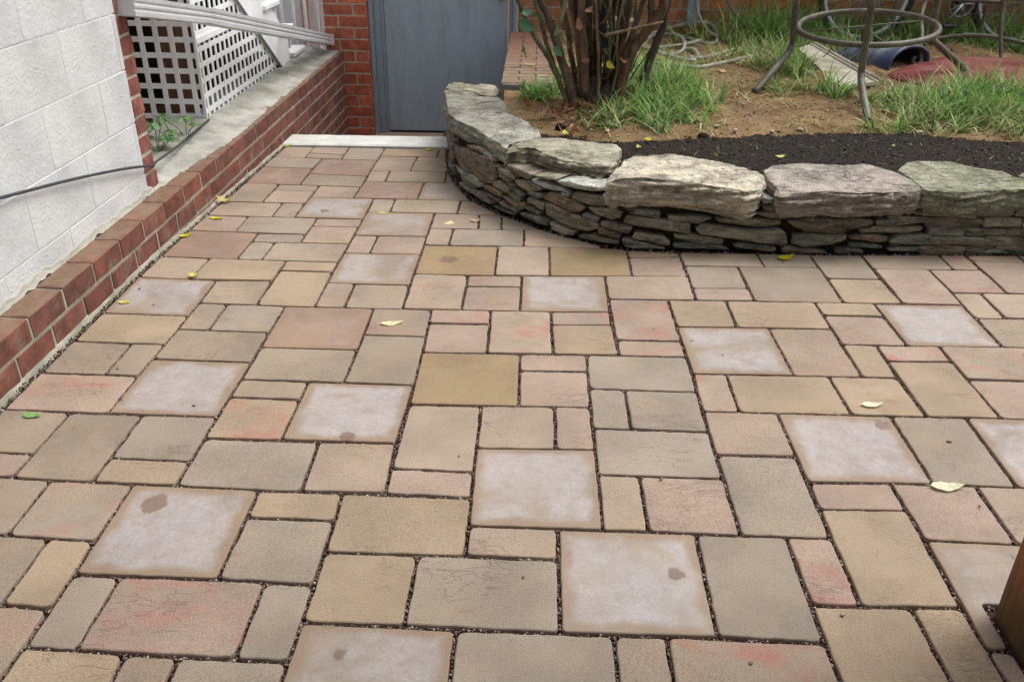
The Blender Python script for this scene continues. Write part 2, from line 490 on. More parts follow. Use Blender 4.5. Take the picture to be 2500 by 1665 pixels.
# ------------------------------------------------------------------ surveyed layout (metres)
PAVERS = [
('t',0,0,0,[(-1.088,2.2606),(-0.9213,2.2571),(-0.9245,2.503),(-1.088,2.503)],(0,0,0)),
('k',0,0,0,[(-0.9226,2.3585),(-0.7194,2.3386),(-0.7224,2.503),(-0.9245,2.503)],(0,0,0)),
('t',0,0,0,[(-0.9213,2.2571),(-0.7165,2.237),(-0.7194,2.3386),(-0.9226,2.3585)],(0,0,0)),
('g',0,0,0,[(-0.7165,2.237),(-0.5176,2.2338),(-0.5194,2.503),(-0.7223,2.503)],(0,0,0)),
('y',0,0.5,0,[(-0.5184,2.3358),(-0.207,2.3345),(-0.2102,2.503),(-0.5195,2.503)],(0,0,0)),
('t',0,0.6,0,[(-0.207,2.3345),(-0.1506,2.3352),(-0.1689,2.503),(-0.2102,2.503)],(0,0,0)),
('t',0,0,0,[(-0.5176,2.0191),(-0.3119,2.0248),(-0.3124,2.3284),(-0.5184,2.3358)],(0,0,0)),
('t',0,0,0,[(-0.3136,2.2334),(-0.14,2.2321),(-0.1507,2.3341),(-0.3124,2.3284)],(0,0,0)),
('t',0,0,0,[(-0.3119,2.0248),(-0.1197,2.0274),(-0.1171,2.0699),(-0.1397,2.2321),(-0.3136,2.2334)],(0,0,0)),
('g',0,0,0,[(-1.088,2.0508),(-0.8249,2.04),(-0.8202,2.2424),(-1.088,2.2593)],(0,0,0)),
('r',0.45,0,1,[(-0.8188,1.9356),(-0.5154,1.9131),(-0.5176,2.2338),(-0.8202,2.2424)],(0,0,0)),
('r',0.25,0,1,[(-1.088,1.74),(-0.8156,1.7301),(-0.8249,2.04),(-1.088,2.0508)],(0,0,0)),
('o',0,0,0,[(-0.8156,1.7301),(-0.5105,1.7149),(-0.5154,1.9131),(-0.8188,1.9356)],(0,0,0)),
('k',0,0,0,[(-0.5108,1.8132),(-0.4109,1.8158),(-0.4145,2.0233),(-0.5176,2.0191)],(0,0,0)),
('t',0,0,0,[(-0.4109,1.8158),(-0.1097,1.823),(-0.1197,2.0274),(-0.4145,2.0233)],(0,0,0)),
('t',0,0,0,[(-0.1097,1.823),(-0.0641,1.8231),(-0.1114,2.0274),(-0.1197,2.0274)],(0,0,0)),
('r',0.35,0,1,[(-0.5135,1.5293),(-0.2118,1.5203),(-0.2113,1.813),(-0.5108,1.8132)],(0,0,0)),
('o',0.5,0,1,[(-0.2118,1.5203),(0.0405,1.5185),(-0.0662,1.818),(-0.2113,1.813)],(0,0,0)),
('o',0,0,0,[(-1.088,1.4304),(-0.9141,1.428),(-0.9184,1.7356),(-1.088,1.7402)],(0,0,0)),
('o',0,0,0,[(-0.9155,1.6324),(-0.7139,1.6258),(-0.715,1.7232),(-0.9184,1.7356)],(0,0,0)),
('k',0,0,0,[(-0.9141,1.428),(-0.7175,1.4294),(-0.7139,1.6258),(-0.9155,1.6324)],(0,0,0)),
('k',0,0,0,[(-0.7148,1.5314),(-0.5135,1.5293),(-0.5105,1.7149),(-0.715,1.7232)],(0,0,0)),
('o',0.8,0,1,[(-0.7097,1.2194),(-0.4096,1.2177),(-0.4143,1.5256),(-0.7148,1.5314)],(0.38,0.3,0.08)),
('t',0,0,0,[(-0.4092,1.3202),(-0.3087,1.3224),(-0.3139,1.5233),(-0.4143,1.5256)],(0,0,0)),
('t',0,0,0,[(-0.3087,1.3224),(-0.0071,1.3191),(-0.0069,1.5167),(-0.3139,1.5233)],(0,0,0)),
('k',0,0,0,[(-0.0071,1.3191),(0.1849,1.3165),(0.0531,1.5176),(-0.0069,1.5167)],(0,0,0)),
('t',0,0,0,[(-1.098,1.2248),(-0.811,1.2216),(-0.8166,1.4296),(-1.098,1.4307)],(0,0,0)),
('t',0,0,0,[(-0.811,1.2216),(-0.7097,1.2194),(-0.7175,1.4294),(-0.8166,1.4296)],(0,0,0)),
('k',0,0,0,[(-1.098,1.0198),(-0.9038,1.0079),(-0.9113,1.2168),(-1.098,1.2245)],(0,0,0)),
('g',0,0,0,[(-0.9038,1.0079),(-0.6069,1.0023),(-0.6094,1.2141),(-0.9113,1.2168)],(0,0,0)),
('k',0,0,0,[(-0.6071,1.1092),(-0.4087,1.1132),(-0.4096,1.2177),(-0.6094,1.2141)],(0,0,0)),
('t',0,0.6,0,[(-0.6052,0.8984),(-0.407,0.8976),(-0.4087,1.1132),(-0.6071,1.1092)],(0,0,0)),
('o',0.5,0,1,[(-0.4067,1.0036),(-0.1064,1.0086),(-0.1078,1.3197),(-0.4092,1.3202)],(0,0,0)),
('r',0.1,0,1,[(-1.098,0.7142),(-0.8004,0.6969),(-0.8045,1.0026),(-1.098,1.0198)],(0,0,0)),
('g',0,0,0,[(-0.8024,0.8984),(-0.6052,0.8984),(-0.6069,1.0023),(-0.8045,1.0026)],(0,0,0)),
('g',0,0,0,[(-0.8004,0.6969),(-0.703,0.6941),(-0.7038,0.8943),(-0.8024,0.8984)],(0,0,0)),
('t',0,0,0,[(-0.703,0.6941),(-0.4071,0.6921),(-0.407,0.8976),(-0.7038,0.8943)],(0,0,0)),
('k',0,0,0,[(-0.4051,0.793),(-0.3053,0.7948),(-0.3078,1.0023),(-0.4067,1.0036)],(0,0,0)),
('k',0,0,0,[(-0.3053,0.7948),(-0.1054,0.8001),(-0.1064,1.0086),(-0.3078,1.0023)],(0,0,0)),
('o',0.7,0,1,[(-0.4052,0.4909),(-0.1063,0.4884),(-0.1054,0.8001),(-0.4051,0.793)],(0,0,0)),
('y',0,0,0,[(-0.9064,0.4951),(-0.6063,0.4975),(-0.6046,0.6903),(-0.9012,0.702)],(0,0,0)),
('y',0,0,0,[(-0.6042,0.594),(-0.4077,0.5924),(-0.4071,0.6921),(-0.6046,0.6903)],(0,0,0)),
('y',0,0,0,[(-0.6061,0.2959),(-0.4046,0.2906),(-0.4077,0.5924),(-0.6042,0.594)],(0,0,0)),
('k',0,0,0,[(-0.4046,0.2906),(-0.3044,0.2913),(-0.3057,0.4909),(-0.4052,0.4909)],(0,0,0)),
('t',0,0,0,[(-0.3044,0.2913),(-0.1038,0.2901),(-0.1063,0.4884),(-0.3057,0.4909)],(0,0,0)),
('k',0,0,0,[(-0.1055,1.1118),(0.1005,1.1135),(0.0927,1.318),(-0.1078,1.3197)],(0,0,0)),
('g',0,0,0,[(0.1005,1.1135),(0.1996,1.1155),(0.1937,1.3163),(0.0927,1.318)],(0,0,0)),
('o',0,0,0,[(0.1996,1.1155),(0.3736,1.1189),(0.1939,1.3111)],(0,0,0)),
('t',0,0,0,[(-0.1049,0.9046),(-0.0057,0.9066),(-0.005,1.1109),(-0.1055,1.1118)],(0,0,0)),
('g',0,0,0,[(-0.0057,0.9066),(0.2967,0.9112),(0.2978,1.1179),(-0.005,1.1109)],(0,0,0)),
('t',0,0.3,0,[(0.2967,0.9112),(0.6068,0.91),(0.6068,0.9349),(0.3683,1.119),(0.2978,1.1179)],(0,0,0)),
('m',0.12,0.3,1,[(-0.103,0.589),(0.1963,0.5896),(0.1949,0.9066),(-0.1049,0.9046)],(0.38,0.5,0.13)),
('t',0,0,0,[(0.1963,0.5896),(0.3987,0.5982),(0.4004,0.9132),(0.1949,0.9066)],(0,0,0)),
('m',0.12,0,1,[(0.3987,0.5982),(0.7041,0.6141),(0.7096,0.8912),(0.6718,0.909),(0.4004,0.9132)],(0,0,0)),
('y',0,0,0,[(0.7089,0.8111),(0.9153,0.8346),(0.9149,0.8783),(0.7098,0.8941)],(0,0,0)),
('k',0,0,0,[(0.7041,0.6141),(0.9112,0.6241),(0.9153,0.8346),(0.7089,0.8111)],(0,0,0)),
('t',0,0.35,0,[(-0.1038,0.2901),(0.0954,0.2924),(0.097,0.5857),(-0.103,0.589)],(0,0,0)),
('o',0,0.75,0,[(0.097,0.4885),(0.2975,0.4935),(0.2967,0.5922),(0.097,0.5857)],(0,0,0)),
('k',0,0,0,[(0.0954,0.2924),(0.2962,0.2946),(0.2975,0.4935),(0.097,0.4885)],(0,0,0)),
('o',0.75,0,1,[(0.2962,0.2946),(0.5995,0.3065),(0.6021,0.6075),(0.2967,0.5922)],(0,0,0)),
('t',0,0,0,[(0.6026,0.4053),(0.9094,0.4129),(0.9112,0.6241),(0.6021,0.6075)],(0,0,0)),
('k',0,0.85,0,[(0.6063,0.1016),(0.8118,0.1013),(0.8095,0.4095),(0.6026,0.4053)],(0,0,0)),
('k',0,0.5,0,[(0.6083,-0.0006),(0.815,-0.0002),(0.8118,0.1013),(0.6063,0.1016)],(0,0,0)),
('o',0,0.55,0,[(-0.1998,0.095),(-0.0011,0.0921),(-0.0046,0.2897),(-0.2032,0.2906)],(0,0,0)),
('o',0,0,0,[(-0.2048,-0.2033),(-0.0008,-0.2099),(-0.0011,0.0921),(-0.1998,0.095)],(0,0,0)),
('t',0,0,0,[(0.9144,0.7341),(1.2217,0.7379),(1.2236,0.8838),(0.9145,0.8792)],(0,0,0)),
('g',0,0,0,[(1.2217,0.7379),(1.4283,0.7481),(1.4308,0.8861),(1.2236,0.8838)],(0,0,0)),
('g',0,0,0,[(0.91,0.5169),(1.1152,0.5254),(1.1185,0.7383),(0.9144,0.7341)],(0,0,0)),
('k',0,0,0,[(0.9094,0.4129),(1.1154,0.4207),(1.1152,0.5254),(0.91,0.5169)],(0,0,0)),
('o',0.25,0,1,[(1.1154,0.4207),(1.423,0.4204),(1.4283,0.7481),(1.1185,0.7383)],(0,0,0)),
('g',0,0,0,[(1.427,0.6343),(1.627,0.6345),(1.638,0.893),(1.4309,0.8855)],(0,0,0)),
('y',0,0,0,[(1.423,0.4204),(1.6298,0.4255),(1.627,0.6345),(1.427,0.6343)],(0,0,0)),
('t',0,0,0,[(1.6359,0.743),(1.9429,0.752),(1.9525,0.9137),(1.6393,0.8979)],(0,0,0)),
('t',0,1,0,[(1.9429,0.752),(2.0471,0.755),(2.0585,0.9179),(1.9525,0.9133)],(0,0,0)),
('k',0,0,0,[(1.6298,0.4255),(1.8364,0.4245),(1.8436,0.7466),(1.6359,0.743)],(0,0,0)),
('k',0,0.5,0,[(1.841,0.5269),(2.0391,0.5306),(2.0471,0.755),(1.8436,0.7466)],(0,0,0)),
('t',0,0,0,[(1.8367,0.3226),(1.9379,0.3253),(1.9422,0.5284),(1.841,0.5269)],(0,0,0)),
('t',0,0.5,0,[(1.9379,0.3253),(2.2502,0.3184),(2.2543,0.5295),(1.9422,0.5284)],(0,0,0)),
('t',0,0,0,[(1.8327,0.116),(2.0403,0.111),(2.0409,0.3247),(1.8367,0.3226)],(0,0,0)),
('y',0,0,0,[(2.0565,0.8609),(2.2645,0.8451),(2.2674,0.9284),(2.0593,0.9171)],(0,0,0)),
('k',0,0,0,[(2.0391,0.5306),(2.2543,0.5295),(2.2645,0.8451),(2.0565,0.8609)],(0,0,0)),
('o',0,0,0,[(2.2606,0.7405),(2.5747,0.7325),(2.5835,0.9382),(2.2674,0.9293)],(0,0,0)),
('o',0,0,0,[(2.2522,0.4241),(2.46,0.4187),(2.47,0.7355),(2.2606,0.7405)],(0,0,0)),
('y',0,0,0,[(2.0403,0.111),(2.2466,0.106),(2.2502,0.3184),(2.0409,0.3247)],(0,0,0)),
('k',0,0,0,[(2.2482,0.2124),(2.4549,0.2058),(2.46,0.4187),(2.2522,0.4241)],(0,0,0)),
('t',0,0.2,0,[(-1.098,0.5059),(-0.9064,0.4951),(-0.9012,0.702),(-1.098,0.7142)],(0,0,0)),
('o',0.85,0,1,[(-1.098,0.21),(-0.8066,0.2015),(-0.8074,0.49),(-1.098,0.5059)],(0,0,0)),
('t',0,0,0,[(-0.8038,0.2999),(-0.6061,0.2959),(-0.6063,0.4975),(-0.8074,0.49)],(0,0,0)),
('t',0,0,0,[(-0.8051,0.102),(-0.704,0.1017),(-0.7045,0.2956),(-0.8038,0.2999)],(0,0,0)),
('g',0,0,0,[(-0.704,0.1017),(-0.5067,0.097),(-0.5049,0.2918),(-0.7045,0.2956)],(0,0,0)),
('r',0.25,0,1,[(-0.5049,-0.0033),(-0.2027,-0.005),(-0.2032,0.2906),(-0.5049,0.2918)],(0,0,0)),
('y',0,0,0,[(-1.098,0.0096),(-0.8072,0.0007),(-0.8066,0.2015),(-1.098,0.21)],(0,0,0)),
('o',0,0,0,[(-0.8086,-0.0952),(-0.5062,-0.1008),(-0.5067,0.097),(-0.8051,0.102)],(0,0,0)),
('o',0,0,0,[(-0.5051,-0.2002),(-0.2048,-0.2033),(-0.2027,-0.005),(-0.5049,-0.0033)],(0,0,0)),
('o',0,0,0,[(-1.102,-0.1891),(-0.9104,-0.1919),(-0.9096,0.0008),(-1.102,0.0095)],(0,0,0)),
('o',0,0,0,[(-0.9104,-0.1919),(-0.8115,-0.1953),(-0.8072,0.0007),(-0.9096,0.0008)],(0,0,0)),
('o',0.8,0,1,[(-0.8117,-0.3953),(-0.5108,-0.3989),(-0.5062,-0.1008),(-0.8086,-0.0952)],(0,0,0)),
('t',0,0,0,[(-0.5065,-0.3),(-0.3082,-0.3036),(-0.3075,-0.2064),(-0.5051,-0.2002)],(0,0,0)),
('o',0.95,0,1,[(-0.3087,-0.5012),(-0.01,-0.5045),(-0.0008,-0.2099),(-0.3075,-0.2064)],(0.55,0.07,0.08)),
('y',0,1,0,[(-0.51,-0.5009),(-0.3087,-0.5012),(-0.3082,-0.3036),(-0.5065,-0.3)],(0,0,0)),
('k',0,0.8,0,[(-1.102,-0.3881),(-0.8117,-0.3953),(-0.8115,-0.1953),(-1.102,-0.1891)],(0,0,0)),
('o',0,0,0,[(-0.9157,-0.6888),(-0.7163,-0.6977),(-0.7131,-0.4007),(-0.9122,-0.3972)],(0,0,0)),
('g',0,0,0,[(-0.7145,-0.5981),(-0.5105,-0.6027),(-0.5108,-0.3989),(-0.7131,-0.4007)],(0,0,0)),
('y',0,0,0,[(-0.7163,-0.6977),(-0.5101,-0.7021),(-0.5105,-0.6027),(-0.7145,-0.5981)],(0,0,0)),
('g',0,0,0,[(-0.5101,-0.7021),(-0.2055,-0.7127),(-0.2095,-0.5042),(-0.51,-0.5009)],(0,0,0)),
('t',0,0.2,0,[(-0.2055,-0.7127),(-0.004,-0.7105),(-0.01,-0.5045),(-0.2095,-0.5042)],(0,0,0)),
('o',0,0,0,[(-1.102,-0.5851),(-0.9137,-0.5915),(-0.9122,-0.3972),(-1.102,-0.3883)],(0,0,0)),
('k',0,0,0,[(-1.102,-0.6831),(-0.9157,-0.6888),(-0.9137,-0.5915),(-1.102,-0.5851)],(0,0,0)),
('o',0,0,0,[(-1.0185,-0.8844),(-0.8152,-0.8945),(-0.8171,-0.6949),(-1.0152,-0.6846)],(0,0,0)),
('g',0,0.55,0,[(-0.8152,-0.8945),(-0.6131,-0.9048),(-0.6123,-0.7023),(-0.8171,-0.6949)],(0,0,0)),
('o',0.85,0,1,[(-0.6106,-1.007),(-0.3084,-1.0107),(-0.3064,-0.7113),(-0.6123,-0.7023)],(0.26,0.78,0.11)),
('y',0,0,0,[(-0.7141,-1.1),(-0.611,-1.1058),(-0.6131,-0.9048),(-0.7158,-0.9008)],(0,0,0)),
('o',0,0,0,[(-0.9218,-1.0857),(-0.7141,-1.1),(-0.7158,-0.9008),(-0.916,-0.889)],(0,0,0)),
('g',0,0,0,[(-0.6113,-1.2049),(-0.5115,-1.2087),(-0.5101,-1.0116),(-0.6106,-1.007)],(0,0,0)),
('k',0,0.65,0,[(-0.5115,-1.2087),(-0.207,-1.2157),(-0.2061,-1.0147),(-0.5101,-1.0116)],(0,0,0)),
('g',0,0,0,[(-0.207,-1.2157),(-0.1048,-1.2187),(-0.1036,-1.0194),(-0.2061,-1.0147)],(0,0,0)),
('g',0,0,0,[(-0.3084,-1.0107),(-0.1036,-1.0194),(-0.1036,-0.8153),(-0.307,-0.8117)],(0,0,0)),
('y',0,0,0,[(-0.307,-0.8117),(-0.1036,-0.8153),(-0.1047,-0.7123),(-0.3064,-0.7113)],(0,0,0)),
('y',0,0,0,[(-0.6217,-1.3951),(-0.4167,-1.4047),(-0.4136,-1.2125),(-0.6113,-1.2049)],(0,0,0)),
('o',0,0.4,0,[(-0.4167,-1.4047),(-0.3138,-1.4088),(-0.3115,-1.2151),(-0.4136,-1.2125)],(0,0,0)),
('g',0,0,0,[(-0.3138,-1.4088),(-0.108,-1.416),(-0.1048,-1.2187),(-0.3115,-1.2151)],(0,0,0)),
('o',0.7,0,1,[(-0.108,-1.416),(0.2007,-1.4258),(0.2008,-1.1256),(-0.1047,-1.1203)],(0.3,0.75,0.05)),
('t',0,0.4,0,[(-0.8248,-1.2864),(-0.6147,-1.3016),(-0.611,-1.1058),(-0.818,-1.093)],(0,0,0)),
('k',0,0,0,[(-1.102,-0.8798),(-1.0185,-0.8844),(-1.0152,-0.6846),(-1.102,-0.6829)],(0,0,0)),
('t',0,0,0,[(-1.102,-1.0748),(-0.9218,-1.0857),(-0.916,-0.889),(-1.102,-0.8797)],(0,0,0)),
('t',0,0,0,[(-1.102,-1.2687),(-0.8248,-1.2864),(-0.818,-1.093),(-1.102,-1.0749)],(0,0,0)),
('m',0.08,0,1,[(-0.0002,-0.3106),(0.3039,-0.3076),(0.3019,-0.0053),(-0.0,-0.0093)],(0,0,0)),
('k',0,0,0,[(0.3021,-0.1071),(0.5068,-0.1042),(0.5075,-0.0018),(0.3019,-0.0053)],(0,0,0)),
('k',0,0,0,[(0.3039,-0.3076),(0.5048,-0.3032),(0.5068,-0.1042),(0.3021,-0.1071)],(0,0,0)),
('g',0,0,0,[(0.5047,-0.203),(0.8153,-0.207),(0.815,-0.0002),(0.5075,-0.0018)],(0,0,0)),
('g',0,0,0,[(0.5054,-0.4067),(0.6073,-0.4082),(0.6067,-0.2041),(0.5047,-0.203)],(0,0,0)),
('g',0,0,0,[(0.6073,-0.4082),(0.8136,-0.4132),(0.8153,-0.207),(0.6067,-0.2041)],(0,0,0)),
('g',0,0,0,[(0.5064,-0.6132),(0.8138,-0.6188),(0.8136,-0.4132),(0.5054,-0.4067)],(0,0,0)),
('t',0,0,0,[(0.5071,-0.8208),(0.6092,-0.8215),(0.6084,-0.6149),(0.5064,-0.6132)],(0,0,0)),
('k',0,0,0,[(0.6092,-0.8215),(0.8152,-0.8266),(0.8138,-0.6188),(0.6084,-0.6149)],(0,0,0)),
('g',0.95,0,1,[(0.4046,-1.128),(0.7099,-1.1278),(0.7126,-0.8247),(0.4054,-0.8209)],(0.82,0.55,0.075)),
('t',0,0.3,0,[(0.2016,-0.9195),(0.4043,-0.9225),(0.4054,-0.8209),(0.2028,-0.8202)],(0,0,0)),
('o',0.85,0,1,[(0.2028,-0.8202),(0.5071,-0.8208),(0.5059,-0.5092),(0.2007,-0.5163)],(0,0,0)),
('t',0,0,0,[(0.2007,-0.5163),(0.4043,-0.5111),(0.4045,-0.3053),(0.201,-0.3114)],(0,0,0)),
('k',0,0,0,[(0.4043,-0.5111),(0.5059,-0.5092),(0.5048,-0.3032),(0.4045,-0.3053)],(0,0,0)),
('t',0,0,0,[(-0.0063,-0.6083),(0.201,-0.6173),(0.201,-0.3114),(-0.0002,-0.3106)],(0,0,0)),
('k',0,0,0,[(-0.004,-0.7105),(0.2025,-0.7189),(0.201,-0.6173),(-0.0063,-0.6083)],(0,0,0)),
('y',0,0,0,[(-0.1022,-0.9187),(0.2016,-0.9195),(0.2025,-0.7189),(-0.1047,-0.7123)],(0,0,0)),
('y',0,0,0,[(-0.1047,-1.1203),(0.0981,-1.1219),(0.0996,-0.9185),(-0.1022,-0.9187)],(0,0,0)),
('g',0,0,0,[(0.0981,-1.1219),(0.4046,-1.128),(0.4043,-0.9225),(0.0996,-0.9185)],(0,0,0)),
('g',0,0,0,[(0.2009,-1.3251),(0.509,-1.3328),(0.5085,-1.1301),(0.2008,-1.1256)],(0,0,0)),
('t',0,0,0,[(0.509,-1.3328),(0.6116,-1.3352),(0.6097,-1.129),(0.5085,-1.1301)],(0,0,0)),
('t',0,0.9,0,[(0.6116,-1.3352),(0.9192,-1.3434),(0.9143,-1.1346),(0.6097,-1.129)],(0,0,0)),
('g',0,0,0,[(0.7099,-1.1278),(0.9143,-1.1346),(0.9156,-0.8276),(0.7126,-0.8247)],(0,0,0)),
('k',0,0.8,0,[(0.915,-1.0334),(1.0159,-1.0337),(1.0165,-0.8291),(0.9156,-0.8276)],(0,0,0)),
('g',0,0,0,[(0.8152,-0.8266),(1.0165,-0.8291),(1.0187,-0.5144),(0.8138,-0.5163)],(0,0,0)),
('t',0,0.25,0,[(0.8138,-0.5163),(1.0187,-0.5144),(1.0188,-0.3104),(0.8139,-0.3108)],(0,0,0)),
('o',0.9,0,1,[(1.0197,-0.62),(1.3252,-0.613),(1.3273,-0.3099),(1.0188,-0.3104)],(0.88,0.85,0.08)),
('k',0,0,0,[(1.0179,-0.7265),(1.2219,-0.721),(1.2215,-0.615),(1.0197,-0.62)],(0,0,0)),
('y',0,0,0,[(1.0159,-1.0337),(1.2188,-1.0299),(1.2219,-0.721),(1.0179,-0.7265)],(0,0,0)),
('y',0,0,0,[(0.9192,-1.3434),(1.1245,-1.35),(1.1175,-1.0318),(0.915,-1.0334)],(0,0,0)),
('y',0,0,0,[(1.1232,-1.2449),(1.2255,-1.2477),(1.2188,-1.0299),(1.1175,-1.0318)],(0,0,0)),
('g',0,0,0,[(1.3252,-0.613),(1.5272,-0.6219),(1.534,-0.3079),(1.3273,-0.3099)],(0,0,0)),
('o',1,0,1,[(1.5272,-0.6219),(1.8334,-0.6297),(1.8328,-0.31),(1.534,-0.3079)],(0,0,0)),
('k',0,0,0,[(1.2252,-0.8247),(1.4266,-0.8313),(1.4268,-0.616),(1.2215,-0.615)],(0,0,0)),
('t',0,0,0,[(1.4266,-0.8313),(1.6305,-0.8369),(1.6291,-0.6243),(1.4268,-0.616)],(0,0,0)),
('o',0.4,0,1,[(1.2212,-1.1375),(1.268,-1.1375),(1.268,-1.02),(1.5415,-1.02),(1.5284,-0.8341),(1.2252,-0.8247)],(0,0,0)),
('k',0,0,0,[(1.227,-1.3535),(1.268,-1.3574),(1.268,-1.143),(1.2212,-1.1375)],(0,0,0)),
('k',0,0,0,[(-0.0,-0.0093),(0.2003,-0.0066),(0.1973,0.1925),(-0.0039,0.1899)],(0,0,0)),
('k',0,0.75,0,[(-0.0039,0.1899),(0.1973,0.1925),(0.1965,0.293),(-0.0046,0.2897)],(0,0,0)),
('t',0,0.75,0,[(0.2003,-0.0066),(0.4045,-0.0036),(0.4002,0.2975),(0.1965,0.293)],(0,0,0)),
('g',0,0.6,0,[(0.4009,0.1967),(0.6004,0.2048),(0.5995,0.3065),(0.4002,0.2975)],(0,0,0)),
('y',0,0.35,0,[(0.4045,-0.0036),(0.6083,-0.0006),(0.6004,0.2048),(0.4009,0.1967)],(0,0,0)),
('o',0.9,0,1,[(0.8177,-0.1039),(1.1193,-0.0973),(1.1156,0.2129),(0.8123,0.2027)],(0,0,0)),
('t',0,0.75,0,[(0.8139,-0.3108),(0.916,-0.3102),(0.9173,-0.1017),(0.8177,-0.1039)],(0,0,0)),
('y',0,0,0,[(0.916,-0.3102),(1.2232,-0.3084),(1.2207,-0.0966),(0.9173,-0.1017)],(0,0,0)),
('y',0,0,0,[(1.2232,-0.3084),(1.43,-0.3084),(1.4239,-0.0964),(1.2207,-0.0966)],(0,0,0)),
('y',0,0,0,[(1.43,-0.3084),(1.6337,-0.3081),(1.6286,0.0089),(1.4273,0.0033)],(0,0,0)),
('k',0,1.1,0,[(1.4273,0.0033),(1.6286,0.0089),(1.6292,0.1135),(1.4289,0.1057)],(0,0,0)),
('y',0,0,0,[(1.3216,-0.0966),(1.4239,-0.0964),(1.4289,0.1057),(1.3237,0.1082)],(0,0,0)),
('t',0,0.3,0,[(1.1193,-0.0973),(1.3216,-0.0966),(1.3221,0.2144),(1.1156,0.2129)],(0,0,0)),
('y',0,0,0,[(0.8123,0.2027),(1.013,0.211),(1.013,0.4151),(0.8095,0.4095)],(0,0,0)),
('y',0,0.25,0,[(1.013,0.211),(1.3221,0.2144),(1.3218,0.4196),(1.013,0.4151)],(0,0,0)),
('y',0,0,0,[(1.3215,0.3175),(1.527,0.3167),(1.5277,0.4191),(1.3218,0.4196)],(0,0,0)),
('k',0,0,0,[(1.3237,0.1082),(1.5302,0.1082),(1.527,0.3167),(1.3215,0.3175)],(0,0,0)),
('o',1,0,1,[(1.5302,0.1082),(1.8327,0.116),(1.8364,0.4245),(1.5277,0.4191)],(0,0,0)),
('t',0,0.5,0,[(1.6284,-0.0961),(1.9359,-0.0995),(1.9361,0.1142),(1.6292,0.1135)],(0,0,0)),
('k',0,0,0,[(1.6337,-0.3081),(1.8328,-0.31),(1.8332,-0.0977),(1.6284,-0.0961)],(0,0,0)),
('g',0,0,0,[(1.8328,-0.31),(2.0376,-0.315),(2.0386,-0.1016),(1.8332,-0.0977)],(0,0,0)),
('t',0,0,0,[(1.9359,-0.0995),(2.1413,-0.1043),(2.1435,0.1086),(1.9361,0.1142)],(0,0,0)),
('k',0,0,0,[(1.8334,-0.6297),(2.0376,-0.637),(2.0376,-0.315),(1.8328,-0.31)],(0,0,0)),
('t',0,0,0,[(1.6305,-0.8369),(1.8346,-0.8439),(1.8334,-0.6297),(1.6291,-0.6243)],(0,0,0)),
('k',0,0,0,[(1.5284,-0.8341),(1.5303,-1.0466),(1.7345,-1.0543),(1.7326,-0.8402)],(0,0,0)),
]
WALL_PATH = [(-0.21,3.0),(-0.2084,2.9844),(-0.2053,2.9531),(-0.2006,2.9062),(-0.1944,2.8438),(-0.1878,2.7812),(-0.1807,2.7188),(-0.1734,2.6562),(-0.1656,2.5938),(-0.1576,2.5254),(-0.1492,2.4513),(-0.1405,2.3714),(-0.1315,2.2856),(-0.1218,2.2054),(-0.1114,2.1306),(-0.1004,2.0614),(-0.0886,1.9976),(-0.0761,1.9369),(-0.0627,1.8791),(-0.0485,1.8244),(-0.0335,1.7726),(-0.0186,1.7259),(-0.0037,1.6841),(0.0111,1.6474),(0.0259,1.6156),(0.0421,1.5826),(0.0597,1.5482),(0.0788,1.5125),(0.0993,1.4755),(0.1204,1.4403),(0.1423,1.4069),(0.1649,1.3754),(0.1881,1.3456),(0.2111,1.3174),(0.2337,1.2906),(0.256,1.2654),(0.278,1.2416),(0.3004,1.2176),(0.3233,1.1934),(0.3466,1.1689),(0.3704,1.1441),(0.3945,1.1207),(0.419,1.0987),(0.4439,1.0781),(0.4691,1.0589),(0.4933,1.0403),(0.5162,1.0222),(0.5381,1.0049),(0.5589,0.9881),(0.5808,0.9726),(0.6039,0.9582),(0.6282,0.945),(0.6537,0.933),(0.6799,0.923),(0.7068,0.915),(0.7344,0.909),(0.7626,0.905),(0.7938,0.9017),(0.8279,0.8991),(0.865,0.8971),(0.905,0.8959),(0.9518,0.8952),(1.0054,0.8951),(1.0659,0.8955),(1.1331,0.8965),(1.2017,0.8974),(1.2716,0.8983),(1.3428,0.8991),(1.4152,0.8999),(1.4806,0.9013),(1.5389,0.9034),(1.59,0.9062),(1.634,0.9097),(1.6807,0.9131),(1.7301,0.9162),(1.7821,0.9191),(1.8369,0.9219),(1.8916,0.9245),(1.9464,0.927),(2.0011,0.9294),(2.0559,0.9316),(2.1073,0.9339),(2.1552,0.9363),(2.1999,0.9387),(2.2411,0.9413),(2.3094,0.9441),(2.4046,0.9472),(2.5269,0.9506),(2.6761,0.9544),(2.7881,0.9572),(2.8627,0.9591),(2.9,0.96)]
